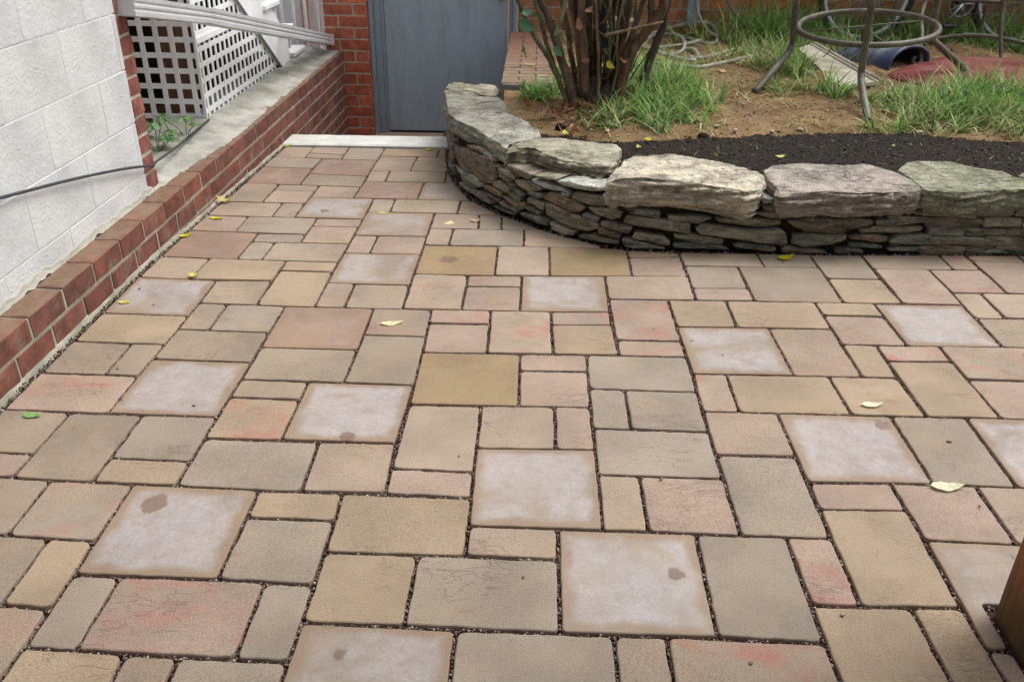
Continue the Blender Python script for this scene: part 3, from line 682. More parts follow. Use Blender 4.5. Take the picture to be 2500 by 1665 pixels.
STONES = [
('b',[(0.972,0.088),(1.3698,0.1776),(1.5604,0.1909),(1.6633,0.1851),(1.6864,0.14),(1.6458,0.0838),(1.5589,0.0626),(1.457,0.077),(1.2597,0.0406),(1.0803,0.0491)]),
('b',[(1.354,0.1902),(1.4849,0.2137),(1.5607,0.2135),(1.5458,0.1968),(1.4343,0.1844),(1.3589,0.1781)]),
('g',[(1.5644,0.2145),(1.6148,0.2143),(1.6604,0.1876),(1.6458,0.1807),(1.5882,0.1916)]),
('g',[(1.6917,0.1796),(1.8085,0.1644),(1.8136,0.1469),(1.7496,0.1465),(1.6918,0.1637)]),
('b',[(1.7665,0.2041),(1.8171,0.2069),(1.9337,0.2006),(1.9084,0.1701),(1.8456,0.1703),(1.7693,0.1829)]),
('g',[(1.6835,0.1488),(1.7237,0.159),(1.7946,0.1358),(1.7702,0.1169),(1.6865,0.1272)]),
('g',[(1.6395,0.0919),(1.6974,0.1171),(1.7754,0.0991),(1.7709,0.0691),(1.7245,0.0695),(1.6458,0.0773)]),
('o',[(1.5588,0.0526),(1.6142,0.0717),(1.7246,0.063),(1.7194,0.0421),(1.6636,0.0396),(1.5662,0.0414)]),
('n',[(1.7676,0.1289),(1.8093,0.1206),(1.8792,0.0943),(1.8613,0.0834),(1.7903,0.103)]),
('d',[(1.7732,0.0858),(1.8098,0.0954),(1.8615,0.0771),(1.8528,0.0557),(1.776,0.064)]),
('g',[(1.8088,0.1457),(1.8996,0.168),(1.9824,0.1576),(1.9872,0.1436),(1.9012,0.1125),(1.8376,0.1215)]),
('g',[(1.8921,0.1165),(1.9793,0.1293),(2.0049,0.1204),(1.9759,0.1037),(1.9014,0.1032)]),
('p',[(1.9234,0.1799),(1.9857,0.1828),(2.0841,0.1815),(2.1385,0.1665),(2.0849,0.1637),(2.0035,0.1567),(1.9303,0.1693)]),
('g',[(2.096,0.1632),(2.142,0.1672),(2.1393,0.1517),(2.0965,0.1513)]),
('g',[(1.8907,0.0879),(1.9282,0.0976),(2.0019,0.0919),(1.9908,0.0516),(1.8889,0.0685)]),
('n',[(1.885,0.0484),(1.9206,0.0579),(1.9868,0.0443),(1.9787,0.0295),(1.8943,0.0382)]),
('o',[(1.7193,0.0551),(1.8105,0.054),(1.8801,0.0598),(1.8853,0.0357),(1.849,0.0194),(1.7914,0.0327)]),
('n',[(1.7034,0.0146),(1.7249,0.0306),(1.8443,0.0214),(1.84,0.0041),(1.7461,0.007)]),
('b',[(1.587,0.0307),(1.7087,0.026),(1.698,0.0098),(1.6268,0.0124)]),
('g',[(1.4636,0.0076),(1.5358,0.0189),(1.6268,0.009),(1.6458,-0.012),(1.558,-0.0218),(1.4713,-0.021)]),
('p',[(1.1015,0.019),(1.3296,0.0472),(1.457,0.077),(1.5439,0.0549),(1.536,0.0358),(1.3626,0.0188),(1.1896,0.0127)]),
('n',[(1.2065,0.0034),(1.3624,0.0153),(1.464,0.0248),(1.4636,0.0076),(1.3264,-0.0097)]),
('g',[(1.2213,-0.0279),(1.4635,0.0041),(1.463,-0.0167),(1.3815,-0.0312),(1.2537,-0.0393)]),
('n',[(1.6519,-0.0136),(1.7618,-0.0049),(1.8355,-0.0037),(1.7822,-0.0155),(1.6872,-0.0198)]),
('n',[(1.8515,0.0105),(1.9482,0.0274),(2.0295,0.0212),(2.0305,-0.0037),(1.9627,-0.0099),(1.8541,-0.0017)]),
('o',[(2.0189,0.145),(2.0944,0.1508),(2.2043,0.1253),(2.2085,0.1144),(2.1852,0.0941),(2.14,0.085),(2.071,0.1004),(1.9877,0.11)]),
('g',[(2.0048,0.0961),(2.0599,0.0978),(2.1615,0.0795),(2.2521,0.0775),(2.2881,0.0736),(2.2865,0.0495),(2.2352,0.0226),(2.1436,0.0147),(2.0552,0.0294),(2.0068,0.0445)]),
('g',[(2.0359,0.0244),(2.1368,0.0099),(2.1795,0.0084),(2.1734,-0.0085),(2.1167,-0.0197),(2.0529,-0.0083)]),
('d',[(2.2059,0.099),(2.2895,0.1004),(2.2847,0.0758),(2.2523,0.0746),(2.2066,0.0873)]),
('g',[(2.1396,0.1607),(2.1564,0.1732),(2.3142,0.1891),(2.3355,0.1813),(2.3023,0.1408),(2.2211,0.1351),(2.1405,0.1432)]),
('g',[(2.2251,0.1272),(2.3023,0.1408),(2.3815,0.1394),(2.378,0.11),(2.3413,0.097),(2.2635,0.1066)]),
('p',[(2.0401,0.2006),(2.1194,0.2149),(2.2228,0.2167),(2.3058,0.2246),(2.3067,0.2106),(2.2446,0.1956),(2.1556,0.1876),(2.0853,0.1901)]),
('g',[(1.9419,0.2043),(2.0279,0.2155),(2.084,0.2162),(2.0401,0.2006),(1.9466,0.1904)]),
('g',[(2.3841,0.1426),(2.391,0.1621),(2.5304,0.151),(2.5371,0.1369),(2.5279,0.1193),(2.4097,0.1342)]),
('g',[(2.3872,0.0996),(2.3991,0.1272),(2.547,0.1172),(2.6521,0.1062),(2.6577,0.0919),(2.6567,0.0627),(2.5233,0.0785),(2.3931,0.0945)]),
('g',[(2.2922,0.0833),(2.327,0.0901),(2.4302,0.0812),(2.4187,0.0507),(2.3821,0.0521),(2.2951,0.0632)]),
('b',[(2.2802,0.0481),(2.2955,0.0574),(2.3883,0.044),(2.3787,0.019),(2.2815,0.0275)]),
('n',[(2.1837,-0.0028),(2.2559,0.0186),(2.382,0.0135),(2.3774,-0.0021),(2.3028,-0.0069),(2.1949,-0.0121)]),
('g',[(2.3868,0.0261),(2.423,0.0305),(2.5129,0.0103),(2.572,-0.0048),(2.415,-0.0121),(2.3911,0.0058)]),
('g',[(2.4281,0.0369),(2.4401,0.0601),(2.5532,0.0506),(2.5857,0.0253),(2.582,0.006),(2.434,0.0316)]),
('n',[(2.5922,0.0167),(2.6491,0.0216),(2.7833,0.0148),(2.8287,-0.0073),(2.5971,-0.0028)]),
('g',[(2.5579,0.134),(2.6669,0.1366),(2.7393,0.1293),(2.6885,0.103),(2.565,0.1121)]),
('n',[(2.7441,0.1263),(2.8764,0.1317),(3.0089,0.1246),(3.0148,0.1057),(2.9537,0.0934),(2.9059,0.0926),(2.7688,0.1078)]),
('g',[(2.6757,0.0835),(2.7001,0.1064),(2.8834,0.081),(3.0143,0.0897),(3.0383,0.071),(3.0454,0.0357),(3.0339,0.0225),(2.9358,0.0304),(2.828,0.0447),(2.6868,0.0646)]),
('n',[(2.5909,0.0603),(2.6599,0.0623),(2.7978,0.0442),(2.7889,0.0181),(2.6948,0.0195),(2.5957,0.0427)]),
('n',[(2.8283,0.0188),(2.8759,0.0261),(3.0052,0.0122),(3.0046,-0.0041),(2.9657,-0.0081),(2.8417,0.0093)]),
('g',[(2.8946,0.1509),(2.9902,0.1682),(3.0489,0.1723),(3.1325,0.1519),(3.0841,0.1385),(2.9598,0.1332)]),
('p',[(2.9203,0.2197),(2.9771,0.2145),(2.98,0.196),(2.9214,0.1919)]),
('b',[(2.9223,0.1857),(2.9866,0.1915),(2.9951,0.1745),(2.9556,0.1613),(2.928,0.1671)]),
('b',[(3.0233,0.128),(3.1436,0.1395),(3.2942,0.1375),(3.3696,0.1276),(3.3729,0.1118),(3.2884,0.0899),(3.2464,0.0707),(3.1121,0.0788),(3.0546,0.1)]),
('n',[(3.0633,0.065),(3.1257,0.0694),(3.2806,0.0675),(3.2819,0.045),(3.2251,0.0221),(3.1211,0.0078),(3.0605,0.0262)]),
('b',[(3.0213,0.006),(3.0497,0.0179),(3.0909,0.0073),(3.1987,-0.0009),(3.2195,-0.0139),(3.0299,-0.0102)]),
('n',[(3.2409,0.0027),(3.3046,0.0157),(3.3555,0.0022),(3.3613,-0.0109),(3.2437,-0.012)]),
('g',[(3.3811,0.1276),(3.4902,0.1434),(3.6278,0.1377),(3.6354,0.1187),(3.5277,0.1119),(3.4514,0.0989),(3.3821,0.1085)]),
('g',[(3.3154,0.0898),(3.378,0.099),(3.5793,0.0993),(3.58,0.0833),(3.5154,0.0719),(3.331,0.0737)]),
('o',[(3.288,0.0579),(3.3478,0.0671),(3.4448,0.0588),(3.4524,0.0378),(3.4169,0.0314),(3.2929,0.0482)]),
('g',[(3.4517,0.0411),(3.4775,0.0637),(3.593,0.0673),(3.6763,0.0516),(3.6735,0.0256),(3.4549,0.0265)]),
('n',[(3.2937,0.0288),(3.3928,0.0282),(3.4358,0.015),(3.4283,0.0069),(3.2965,0.0141)]),
('n',[(3.4472,0.0053),(3.4817,0.0167),(3.5987,0.0171),(3.616,-0.0041),(3.461,-0.0013)]),
('n',[(3.5998,0.1026),(3.6507,0.1061),(3.8195,0.1007),(3.8259,0.0654),(3.6713,0.0597),(3.6136,0.0707)]),
('b',[(3.6376,0.1346),(3.6572,0.141),(3.7784,0.1291),(3.7787,0.1164),(3.7526,0.1115),(3.6407,0.1219)]),
('b',[(3.7845,0.1292),(3.8261,0.1326),(3.9832,0.1171),(3.9878,0.1012),(3.8017,0.1102)]),
('g',[(3.826,0.0879),(3.8671,0.0945),(4.021,0.0919),(4.0267,0.0726),(3.8751,0.0656),(3.836,0.0735)]),
('g',[(3.6803,0.0354),(3.7,0.055),(3.9077,0.0591),(3.9629,0.0495),(3.9692,0.017),(3.702,0.0225)]),
('b',[(3.9672,0.056),(4.0712,0.0666),(4.0828,0.0277),(3.9756,0.0268)]),
('n',[(3.6283,0.0091),(3.6721,0.0191),(3.8213,0.0134),(3.8262,-0.0046),(3.6411,-0.0056)]),
('n',[(3.831,0.0003),(3.8908,0.0086),(3.9296,0.0037),(3.9275,-0.0111),(3.8399,-0.0095)]),
('n',[(3.9339,0.0103),(4.0113,0.0205),(4.0858,0.018),(4.0936,-0.0082),(3.9427,-0.0095)]),
('g',[(3.5228,0.1592),(3.5448,0.1687),(3.6813,0.1538),(3.6353,0.144),(3.525,0.1498)]),
('g',[(3.4173,0.1433),(3.4631,0.1559),(3.4887,0.1497),(3.4727,0.1402),(3.4309,0.137)]),
('b',[(3.9932,0.114),(4.0549,0.121),(4.0606,0.1019),(4.0004,0.0997)]),
('g',[(4.0301,0.0919),(4.0746,0.0956),(4.0854,0.07),(4.0388,0.0727)]),
]
CAPS = {
'c00':[(-0.189,2.687,0.235),(-0.176,2.771,0.24),(-0.15,2.815,0.245),(-0.105,2.826,0.245),(-0.022,2.728,0.25),(0.021,2.757,0.25),(0.097,2.752,0.245),(0.132,2.621,0.24),(0.118,2.526,0.235),(0.066,2.482,0.24),(-0.041,2.573,0.24),(-0.156,2.638,0.235)],
'c0':[(-0.18,2.599,0.245),(-0.04,2.573,0.25),(0.069,2.435,0.255),(0.135,2.386,0.255),(0.172,2.243,0.26),(0.208,2.065,0.26),(0.171,1.999,0.26),(0.067,2.002,0.262),(-0.045,2.009,0.262),(-0.102,1.992,0.26),(-0.14,2.263,0.25)],
'c1':[(-0.099,1.958,0.268),(-0.042,1.978,0.272),(0.068,1.979,0.275),(0.211,1.952,0.275),(0.297,1.801,0.275),(0.352,1.653,0.275),(0.359,1.565,0.272),(0.324,1.491,0.27),(0.223,1.381,0.27),(0.211,1.331,0.265),(0.146,1.456,0.27),(0.106,1.546,0.272),(0.023,1.705,0.272),(-0.048,1.816,0.27)],
'c2':[(0.202,1.338,0.24),(0.221,1.369,0.272),(0.273,1.431,0.278),(0.324,1.471,0.28),(0.446,1.484,0.28),(0.589,1.452,0.275),(0.608,1.419,0.275),(0.691,1.431,0.27),(0.714,1.35,0.265),(0.673,1.216,0.262),(0.65,1.125,0.258),(0.547,1.15,0.262),(0.441,1.183,0.268),(0.387,1.253,0.268),(0.314,1.344,0.275),(0.287,1.322,0.272),(0.235,1.374,0.265)],
'c3':[(0.609,0.898,0.258),(0.642,0.988,0.275),(0.694,1.128,0.285),(0.743,1.203,0.288),(0.904,1.241,0.288),(1.03,1.18,0.285),(1.119,1.136,0.282),(1.172,1.086,0.28),(1.242,1.055,0.272),(1.233,0.967,0.262),(1.198,0.874,0.252),(1.145,0.838,0.255),(1.104,0.849,0.262),(0.979,0.861,0.275),(0.855,0.863,0.288),(0.731,0.865,0.295),(0.647,0.87,0.292)],
'c4':[(1.253,1.085,0.262),(1.286,1.144,0.27),(1.381,1.169,0.272),(1.565,1.178,0.272),(1.586,1.161,0.272),(1.704,1.197,0.272),(1.724,1.177,0.27),(1.792,1.111,0.265),(1.825,1.016,0.262),(1.835,0.913,0.252),(1.724,0.874,0.256),(1.564,0.836,0.26),(1.444,0.849,0.265),(1.366,0.828,0.262),(1.258,0.824,0.255),(1.26,0.916,0.26),(1.241,0.984,0.262)],
'c5':[(1.798,1.116,0.268),(1.878,1.223,0.275),(1.901,1.227,0.278),(2.058,1.219,0.278),(2.138,1.155,0.275),(2.226,1.117,0.272),(2.248,1.069,0.27),(2.295,1.044,0.268),(2.27,0.926,0.258),(2.218,0.934,0.262),(2.072,0.885,0.262),(1.938,0.858,0.262),(1.83,0.895,0.258),(1.826,0.993,0.264)],
'c6':[(2.275,1.105,0.262),(2.303,1.123,0.268),(2.448,1.144,0.27),(2.585,1.109,0.27),(2.466,0.885,0.255),(2.314,0.875,0.255),(2.283,0.943,0.258),(2.31,1.061,0.262)],
}


def gz(y):
    return -0.03558 * max(0.0, y - 0.6)


# ================================================================== PATIO
def sheet(name, x0, x1, y0, y1, nx, ny, zf, mat, smooth=True, keep=None):
    xs = np.linspace(x0, x1, nx); ys = np.linspace(y0, y1, ny)
    V = [(x, y, zf(x, y)) for y in ys for x in xs]
    F = []
    for j in range(ny - 1):
        for i in range(nx - 1):
            if keep and not keep((xs[i] + xs[i + 1]) / 2, (ys[j] + ys[j + 1]) / 2): continue
            a = j * nx + i
            F.append((a, a + 1, a + nx + 1, a + nx))
    return mesh(name, V, F, mat, smooth)


ground = link('ground', sheet('ground', -30, 30, -30, 30, 3, 3, lambda x, y: -0.62, M['soil']))
tag(ground, kind='structure')
patio = empty('patio_paving')
tag(patio, kind='structure')
bed = link('gravel_bed', sheet('gravel_bed', -1.16, 3.2, -2.6, 2.56, 24, 40, lambda x, y: gz(y) - 0.013, M['gravel']), patio)

TONES = {'t': lin(182, 163, 143, .635), 'k': lin(184, 161, 144, .635), 'g': lin(175, 160, 143, .635), 'y': lin(184, 163, 137, .635), 'o': lin(170, 153, 134, .635),
         'm': lin(166, 143, 108, .635), 'r': lin(165, 138, 121, .635)}
grit_pts = []


def poly_area(p):
    return 0.5 * sum(p[i][0] * p[(i + 1) % len(p)][1] - p[(i + 1) % len(p)][0] * p[i][1] for i in range(len(p)))


def offset_poly(p, d):
    """inset a simple counter-clockwise polygon by d"""
    n = len(p); out = []
    for i in range(n):
        a, b, c = Vector(p[i - 1]), Vector(p[i]), Vector(p[(i + 1) % n])
        e1 = (b - a).normalized(); e2 = (c - b).normalized()
        n1 = Vector((-e1.y, e1.x)); n2 = Vector((-e2.y, e2.x))
        m = (n1 + n2)
        if m.length < 1e-6: m = n1
        m.normalize()
        k = d / max(0.35, m.dot(n1))
        out.append(b + m * k)
    return out


def clean(p):
    q = []
    for v in p:
        if not q or (Vector(v) - Vector(q[-1])).length > 0.004: q.append(v)
    if len(q) > 2 and (Vector(q[0]) - Vector(q[-1])).length < 0.004: q.pop()
    return q


def make_paver(idx, tone, white, red, big, poly, spot):
    poly = clean(poly)
    if len(poly) < 3: return
    if poly_area(poly) < 0: poly = poly[::-1]
    rr = random.Random(idx * 7 + 3)
    gap = 0.0040 if not big else 0.0035
    base = offset_poly(poly, gap + rr.uniform(-0.0006, 0.0012))
    # rounded corners and straight sides resampled, edges uneven
    rc = 0.010 if big else 0.012
    out = []
    n = len(base)
    for i in range(n):
        a, b, c = base[i - 1], base[i], base[(i + 1) % n]
        la, lc = (a - b).length, (c - b).length
        r1 = min(rc * rr.uniform(0.7, 1.5), la * 0.3, lc * 0.3)
        p1 = b + (a - b).normalized() * r1
        p2 = b + (c - b).normalized() * r1
        for t in (0, 0.33, 0.67, 1):
            out.append((1 - t) ** 2 * p1 + 2 * t * (1 - t) * b + t * t * p2)
        r2 = min(rc, lc * 0.3)
        q = c + (b - c).normalized() * r2
        L = (q - p2).length
        k = int(L / 0.022)
        for j in range(1, k):
            out.append(p2 + (q - p2) * (j / k))
    cen = Vector((sum(v.x for v in out) / len(out), sum(v.y for v in out) / len(out)))
    so = idx * 3.7
    amp = 0.0014 if big else 0.0026
    N = len(out)
    norm = []
    for i in range(N):
        e = out[(i + 1) % N] - out[i - 1]
        e = e.normalized() if e.length > 1e-6 else Vector((1, 0))
        norm.append(Vector((-e.y, e.x)))
    z0 = gz(cen.y)
    dz = rr.uniform(-0.0016, 0.0016)
    tx, ty = rr.uniform(-0.004, 0.004), rr.uniform(-0.004, 0.004)

    def ring(inset, z, wob):
        R_ = []
        for i, v in enumerate(out):
            w = nz(v.x * 38 + so, v.y * 38, 1.3) * wob + nz(v.x * 110 + so, v.y * 110, 5.1) * wob * 0.6
            p = v + norm[i] * (inset + w)
            l = p - cen
            R_.append((l.x, l.y, gz(p.y) - z0 + dz + z + l.x * tx + l.y * ty))
        return R_
    V = ring(0.0, -0.045, amp * .6) + ring(0.0, -0.0040, amp) + ring(0.0010, -0.0014, amp) + ring(0.0032, 0.0, amp)
    F = []
    for r_ in range(3):
        for i in range(N):
            j = (i + 1) % N
            F.append((r_ * N + i, r_ * N + j, (r_ + 1) * N + j, (r_ + 1) * N + i))
    F.append(tuple(3 * N + i for i in range(N)))
    me = mesh('paver', V, F, M['slab'] if big else M['paver'])
    for p in me.polygons: p.use_smooth = len(p.vertices) == 4
    me.set_sharp_from_angle(angle=R(28))
    c = TONES[tone]
    k = rr.uniform(0.93, 1.06)
    o = link('paver', me, patio, (cen.x, cen.y, z0), color=(c[0] * k, c[1] * k, c[2] * k, 1))
    o['white'] = float(white); o['red'] = float(red)
    o['spot_x'], o['spot_y'], o['spot_r'] = float(spot[0]), float(spot[1]), float(spot[2])
    # loose grit positions along the joint
    for i in range(n):
        a, b = Vector(poly[i]), Vector(poly[(i + 1) % n])
        L = (b - a).length
        for _ in range(int(L / 0.0040)):
            p = a + (b - a) * rr.random()
            grit_pts.append((p.x + rr.gauss(0, 0.0022), p.y + rr.gauss(0, 0.0022), gz(p.y) - 0.0105 + rr.uniform(0, 0.0065), rr.uniform(0.0016, 0.0040)))


for i, (tone, w, r, b, poly, spot) in enumerate(PAVERS):
    make_paver(i, tone, w, r, b, poly, spot)


def crumbs(name, pts, mat, cols, parent=None, flat=0.75):
    """many tiny irregular stones in one mesh; pts = (x,y,z,r)"""
    P = np.array(pts, dtype=np.float64)
    n = len(P)
    base = np.array([(1, 0, 0), (-1, 0, 0), (0, 1, 0), (0, -1, 0), (0, 0, 1), (0, 0, -1)], float)
    tri = np.array([(0, 2, 4), (2, 1, 4), (1, 3, 4), (3, 0, 4), (2, 0, 5), (1, 2, 5), (3, 1, 5), (0, 3, 5)])
    q = nrg.normal(size=(n, 4)); q /= np.linalg.norm(q, axis=1)[:, None]
    w, x, y, z = q.T
    Rm = np.stack([1 - 2 * (y * y + z * z), 2 * (x * y - z * w), 2 * (x * z + y * w), 2 * (x * y + z * w), 1 - 2 * (x * x + z * z), 2 * (y * z - x * w), 2 * (x * z - y * w), 2 * (y * z + x * w), 1 - 2 * (x * x + y * y)], 1).reshape(n, 3, 3)
    sc = nrg.uniform(0.6, 1.35, size=(n, 6, 1))
    V = np.einsum('nij,kj->nki', Rm, base) * sc * P[:, None, 3:4]
    V[:, :, 2] *= flat
    V += P[:, None, :3]
    F = (tri[None] + (np.arange(n) * 6)[:, None, None]).reshape(-1, 3)
    me = bpy.data.meshes.new(name)
    me.vertices.add(n * 6); me.vertices.foreach_set('co', V.reshape(-1))
    me.loops.add(len(F) * 3); me.loops.foreach_set('vertex_index', F.reshape(-1).astype(np.int32))
    me.polygons.add(len(F)); me.polygons.foreach_set('loop_start', np.arange(0, len(F) * 3, 3, dtype=np.int32))
    me.update(calc_edges=True)
    ca = me.color_attributes.new('Col', 'FLOAT_COLOR', 'POINT')
    cc = np.array(cols)[nrg.integers(0, len(cols), n)] * nrg.uniform(0.6, 1.4, (n, 1))
    cc = np.concatenate([cc[:, :3], np.ones((n, 1))], 1)
    ca.data.foreach_set('color', np.repeat(cc, 6, axis=0).reshape(-1))
    me.materials.append(mat)
    return link(name, me, parent)


# grit also along the kerb and at the foot of the stone wall
for _ in range(1500):
    y = rng.uniform(-1.2, 2.5); grit_pts.append((-1.108 + rng.gauss(0, 0.008), y, gz(y) - 0.008 + rng.uniform(0, .006), rng.uniform(.002, .006)))
WPV = [Vector(p) for p in WALL_PATH]
for _ in range(4200):
    i = rng.randrange(len(WPV) - 1); a, b = WPV[i], WPV[i + 1]
    if rng.random() > (b - a).length / 0.15: continue
    e = (b - a).normalized(); nn = Vector((e.y, -e.x))
    p = a + (b - a) * rng.random() + nn * rng.uniform(-0.005, 0.026)
    grit_pts.append((p.x, p.y, gz(p.y) - 0.008 + rng.uniform(0, .009), rng.uniform(.002, .0065)))
grit_cols = [lin(84, 62, 54), lin(114, 92, 84), lin(66, 50, 44), lin(138, 118, 110), lin(100, 82, 74), lin(160, 146, 140)]
tag(crumbs('joint_gravel', grit_pts, M['grit'], grit_cols, patio), kind='stuff')

# ================================================================== BRICKWORK
BR = [box_mesh('brick', 0.194, 0.092, 0.072, M['brick'], 0.0035, 0.0016, s) for s in range(5)]


def brick(parent, pos, rz, length=0.194, col=(0.3, 0.1, 0.07, 1), grime=0.2, depth=0.092, height=0.072, name='brick'):
    o = link(name, BR[rng.randrange(5)], parent, pos, (rng.uniform(-.004, .004), rng.uniform(-.006, .006), rz + rng.uniform(-.006, .006)), col)
    o.scale = (length / 0.194, depth / 0.092, height / 0.072)
    o['grime'] = grime
    return o


def vary(c, a=0.12):
    k = 1 + rng.uniform(-a, a) * 1.3; h = rng.uniform(-a, a) * 0.6
    return (c[0] * k * (1 + h), c[1] * k, c[2] * k * (1 - h), 1)


def brick_courses(parent, p0, direction, length, z_bottoms, col, grime, depth_in, start=0.0, pitch=0.2035, var=0.14):
    """stretcher courses along a straight face; p0 = start of the face line, depth_in = unit vector into the wall"""
    d = Vector(direction).normalized(); di = Vector(depth_in)
    ang = math.atan2(d.y, d.x)
    for k, z in enumerate(z_bottoms):
        off = -(start + (0.5 * pitch if k % 2 else 0.0))
        while off < length:
            a, b = max(off, 0.0), min(off + pitch - 0.0095, length)
            if b - a > 0.025:
                m = Vector(p0) + d * ((a + b) / 2) + di * 0.046
                brick(parent, (m.x, m.y, z + 0.036 + rng.uniform(-.001, .001)), ang, b - a, vary(col, var), grime(m, z) if callable(grime) else grime)
            off += pitch


KP = 0.0813                                   # course pitch of the brickwork
kerb_col = lin(124, 78, 66, 0.86)
kerb = empty('brick_kerb_wall', (-1.15, 1.5, 0))
tag(kerb, 'low dark red brick wall running along the left edge of the paving down to the door', 'wall')
KX0, KX1 = -1.128, -1.104


def kx(y):
    return KX0 + (KX1 - KX0) * (y + 0.6) / 4.95


ky0, ky1 = -1.5, 4.30
kd = Vector((KX1 - KX0, 4.95, 0)).normalized()
kz = [0.155 - 0.072 - i * KP for i in range(9)]
f0 = Vector((kx(ky0), ky0, 0))
brick_courses(kerb, f0, kd, (2.58 - ky0), kz[:3], kerb_col, lambda m, z: 0.42, (-1, 0, 0), 0.06)
f1 = Vector((kx(2.5885), 2.5885, 0))
brick_courses(kerb, f1, kd, 4.30 - 2.59, kz, lin(120, 74, 64, 0.82), 0.35, (-1, 0, 0), 0.02)
# mortar body behind the brick faces
V = []
for y in (ky0, ky1):
    for x, z in ((kx(y) - 0.003, -0.6), (kx(y) - 0.003, 0.149), (kx(y) - 0.115, 0.150), (kx(y) - 0.115, -0.6)):
        V.append((x, y, z))
link('mortar', mesh('mortar', V, [(0, 1, 5, 4), (1, 2, 6, 5), (2, 3, 7, 6), (3, 0, 4, 7), (0, 3, 2, 1), (4, 5, 6, 7)], M['mortar']), kerb)


# mortar fillet at the foot of the kerb
def fillet(name, x_of_y, y0, y1, w, h, mat, parent, zf, n=220):
    V, F = [], []
    for i in range(n):
        y = y0 + (y1 - y0) * i / (n - 1)
        k = 1 + 0.6 * nz(y * 9, 2.2) + 0.4 * nz(y * 31, 7.7)
        x = x_of_y(y)
        V += [(x - 0.004, y, zf(y) + h * k), (x + w * 0.45 * k, y, zf(y) + h * 0.45 * k), (x + w * k, y, zf(y) - 0.02)]
        if i:
            a = (i - 1) * 3
            F += [(a, a + 1, a + 4, a + 3), (a + 1, a + 2, a + 5, a + 4)]
    return link(name, mesh(name, V, F, mat, True), parent)


fillet('mortar_fillet', kx, -1.5, 2.52, 0.011, 0.010, M['mortar'], kerb, gz)


# cement wash on top of the kerb towards the lattice
def ledge_z(x, y):
    u = (kx(y) - x)
    base = 0.1575 + 0.003 * nz(x * 30, y * 30)
    if u > 0.085:
        base += 0.030 * min(1.0, (u - 0.085) / 0.15) + 0.010 * nz(x * 9, y * 5, 3.3) + 0.004 * nz(x * 40, y * 40)
    if y < 1.6: base -= 0.05 * min(1.0, max(0.0, (1.6 - y) / 0.5)) * min(1.0, max(0.0, (u - 0.16) / 0.1))
    return base


ledge = sheet('cement_ledge', 0, 1, 1.02, 4.30, 14, 220, lambda x, y: 0.0, M['ledge'])
for v in ledge.vertices:
    y = v.co.y; t = v.co.x
    edge = 0.006 + 0.004 * nz(y * 18) if y > 1.75 else 0.006 + (1.75 - y) / 0.73 * 0.078 * (1 + 0.25 * nz(y * 14))
    x = kx(y) - edge - t * (0.42 - edge)
    v.co = (x, y, ledge_z(x, y) if t > 0.001 else 0.149)
child = link('cement_ledge', ledge, kerb)

# brick pier beside the door
pier = empty('brick_pier', (-1.03, 4.36, -0.5))
tag(pier, 'orange-red brick pier with pale mortar joints left of the grey door', 'pier')
pz = [-0.575 + i * KP + 0.0045 for i in range(30)]
pcol = lin(182, 100, 76, 1.0)
for k, z in enumerate(pz):
    xs = [(-1.226, -1.127), (-1.117, -0.908)] if k % 2 else [(-1.226, -1.018), (-1.008, -0.908)]
    for a, b in xs:
        brick(pier, ((a + b) / 2, 4.30 + 0.046, z + 0.036), 0, b - a, vary(pcol, 0.12), 0.10)
    brick(pier, (-0.908 - 0.046, 4.392 + 0.052, z + 0.036), R(90), 0.104, vary(pcol, 0.12), 0.1)
    brick(pier, (-1.226 + 0.046, 4.392 + 0.052, z + 0.036), R(90), 0.104, vary(pcol, 0.12), 0.1)
link('mortar', box_mesh('mortar', 0.310, 0.19, 2.5, M['mortar_pale'], 0), pier, (-1.067, 4.303 + 0.095, 0.66))

# stairwell behind the white threshold: landing, risers and the sill under the door
land = link('landing', box_mesh('landing', 1.6, 1.75, 0.1, M['concrete'], 0.004), None, (-0.42, 3.52, -0.55))
tag(land, kind='structure')
sill = box('door_sill', -0.905, 0.17, 4.19, 4.42, -0.499, -0.462, M['clay'], None, 0.004)
tag(sill, 'pinkish masonry sill beneath the grey door', 'sill')
# white painted concrete edge across the end of the paving
V, F = [], []
for i in range(60):
    x = -1.108 + (0.96) * i / 59
    y0 = 2.512 + 0.004 * nz(x * 12) + (0.018 * (x + 1.1)); y1 = 2.752 + 0.004 * nz(x * 9, 4.0) + 0.012 * (x + 1.1)
    V += [(x, y0, -0.16), (x, y0, gz(y0) + 0.006), (x, y0 + 0.012, gz(y0) + 0.013 + 0.002 * nz(x * 20)), (x, y1 - 0.012, gz(y1) + 0.016 + 0.002 * nz(x * 16, 2)), (x, y1, gz(y1) + 0.008), (x, y1, -0.55)]
    if i:
        a = (i - 1) * 6
        F += [(a + k, a + k + 1, a + 7 + k, a + 6 + k) for k in range(5)]
F += [tuple(range(6)), tuple(59 * 6 + k for k in range(5, -1, -1))]
thr = link('threshold_strip', mesh('threshold_strip', V, F, M['white_concrete']))
tag(thr, 'white painted concrete edging strip where the paving ends before the stairwell', 'edging')

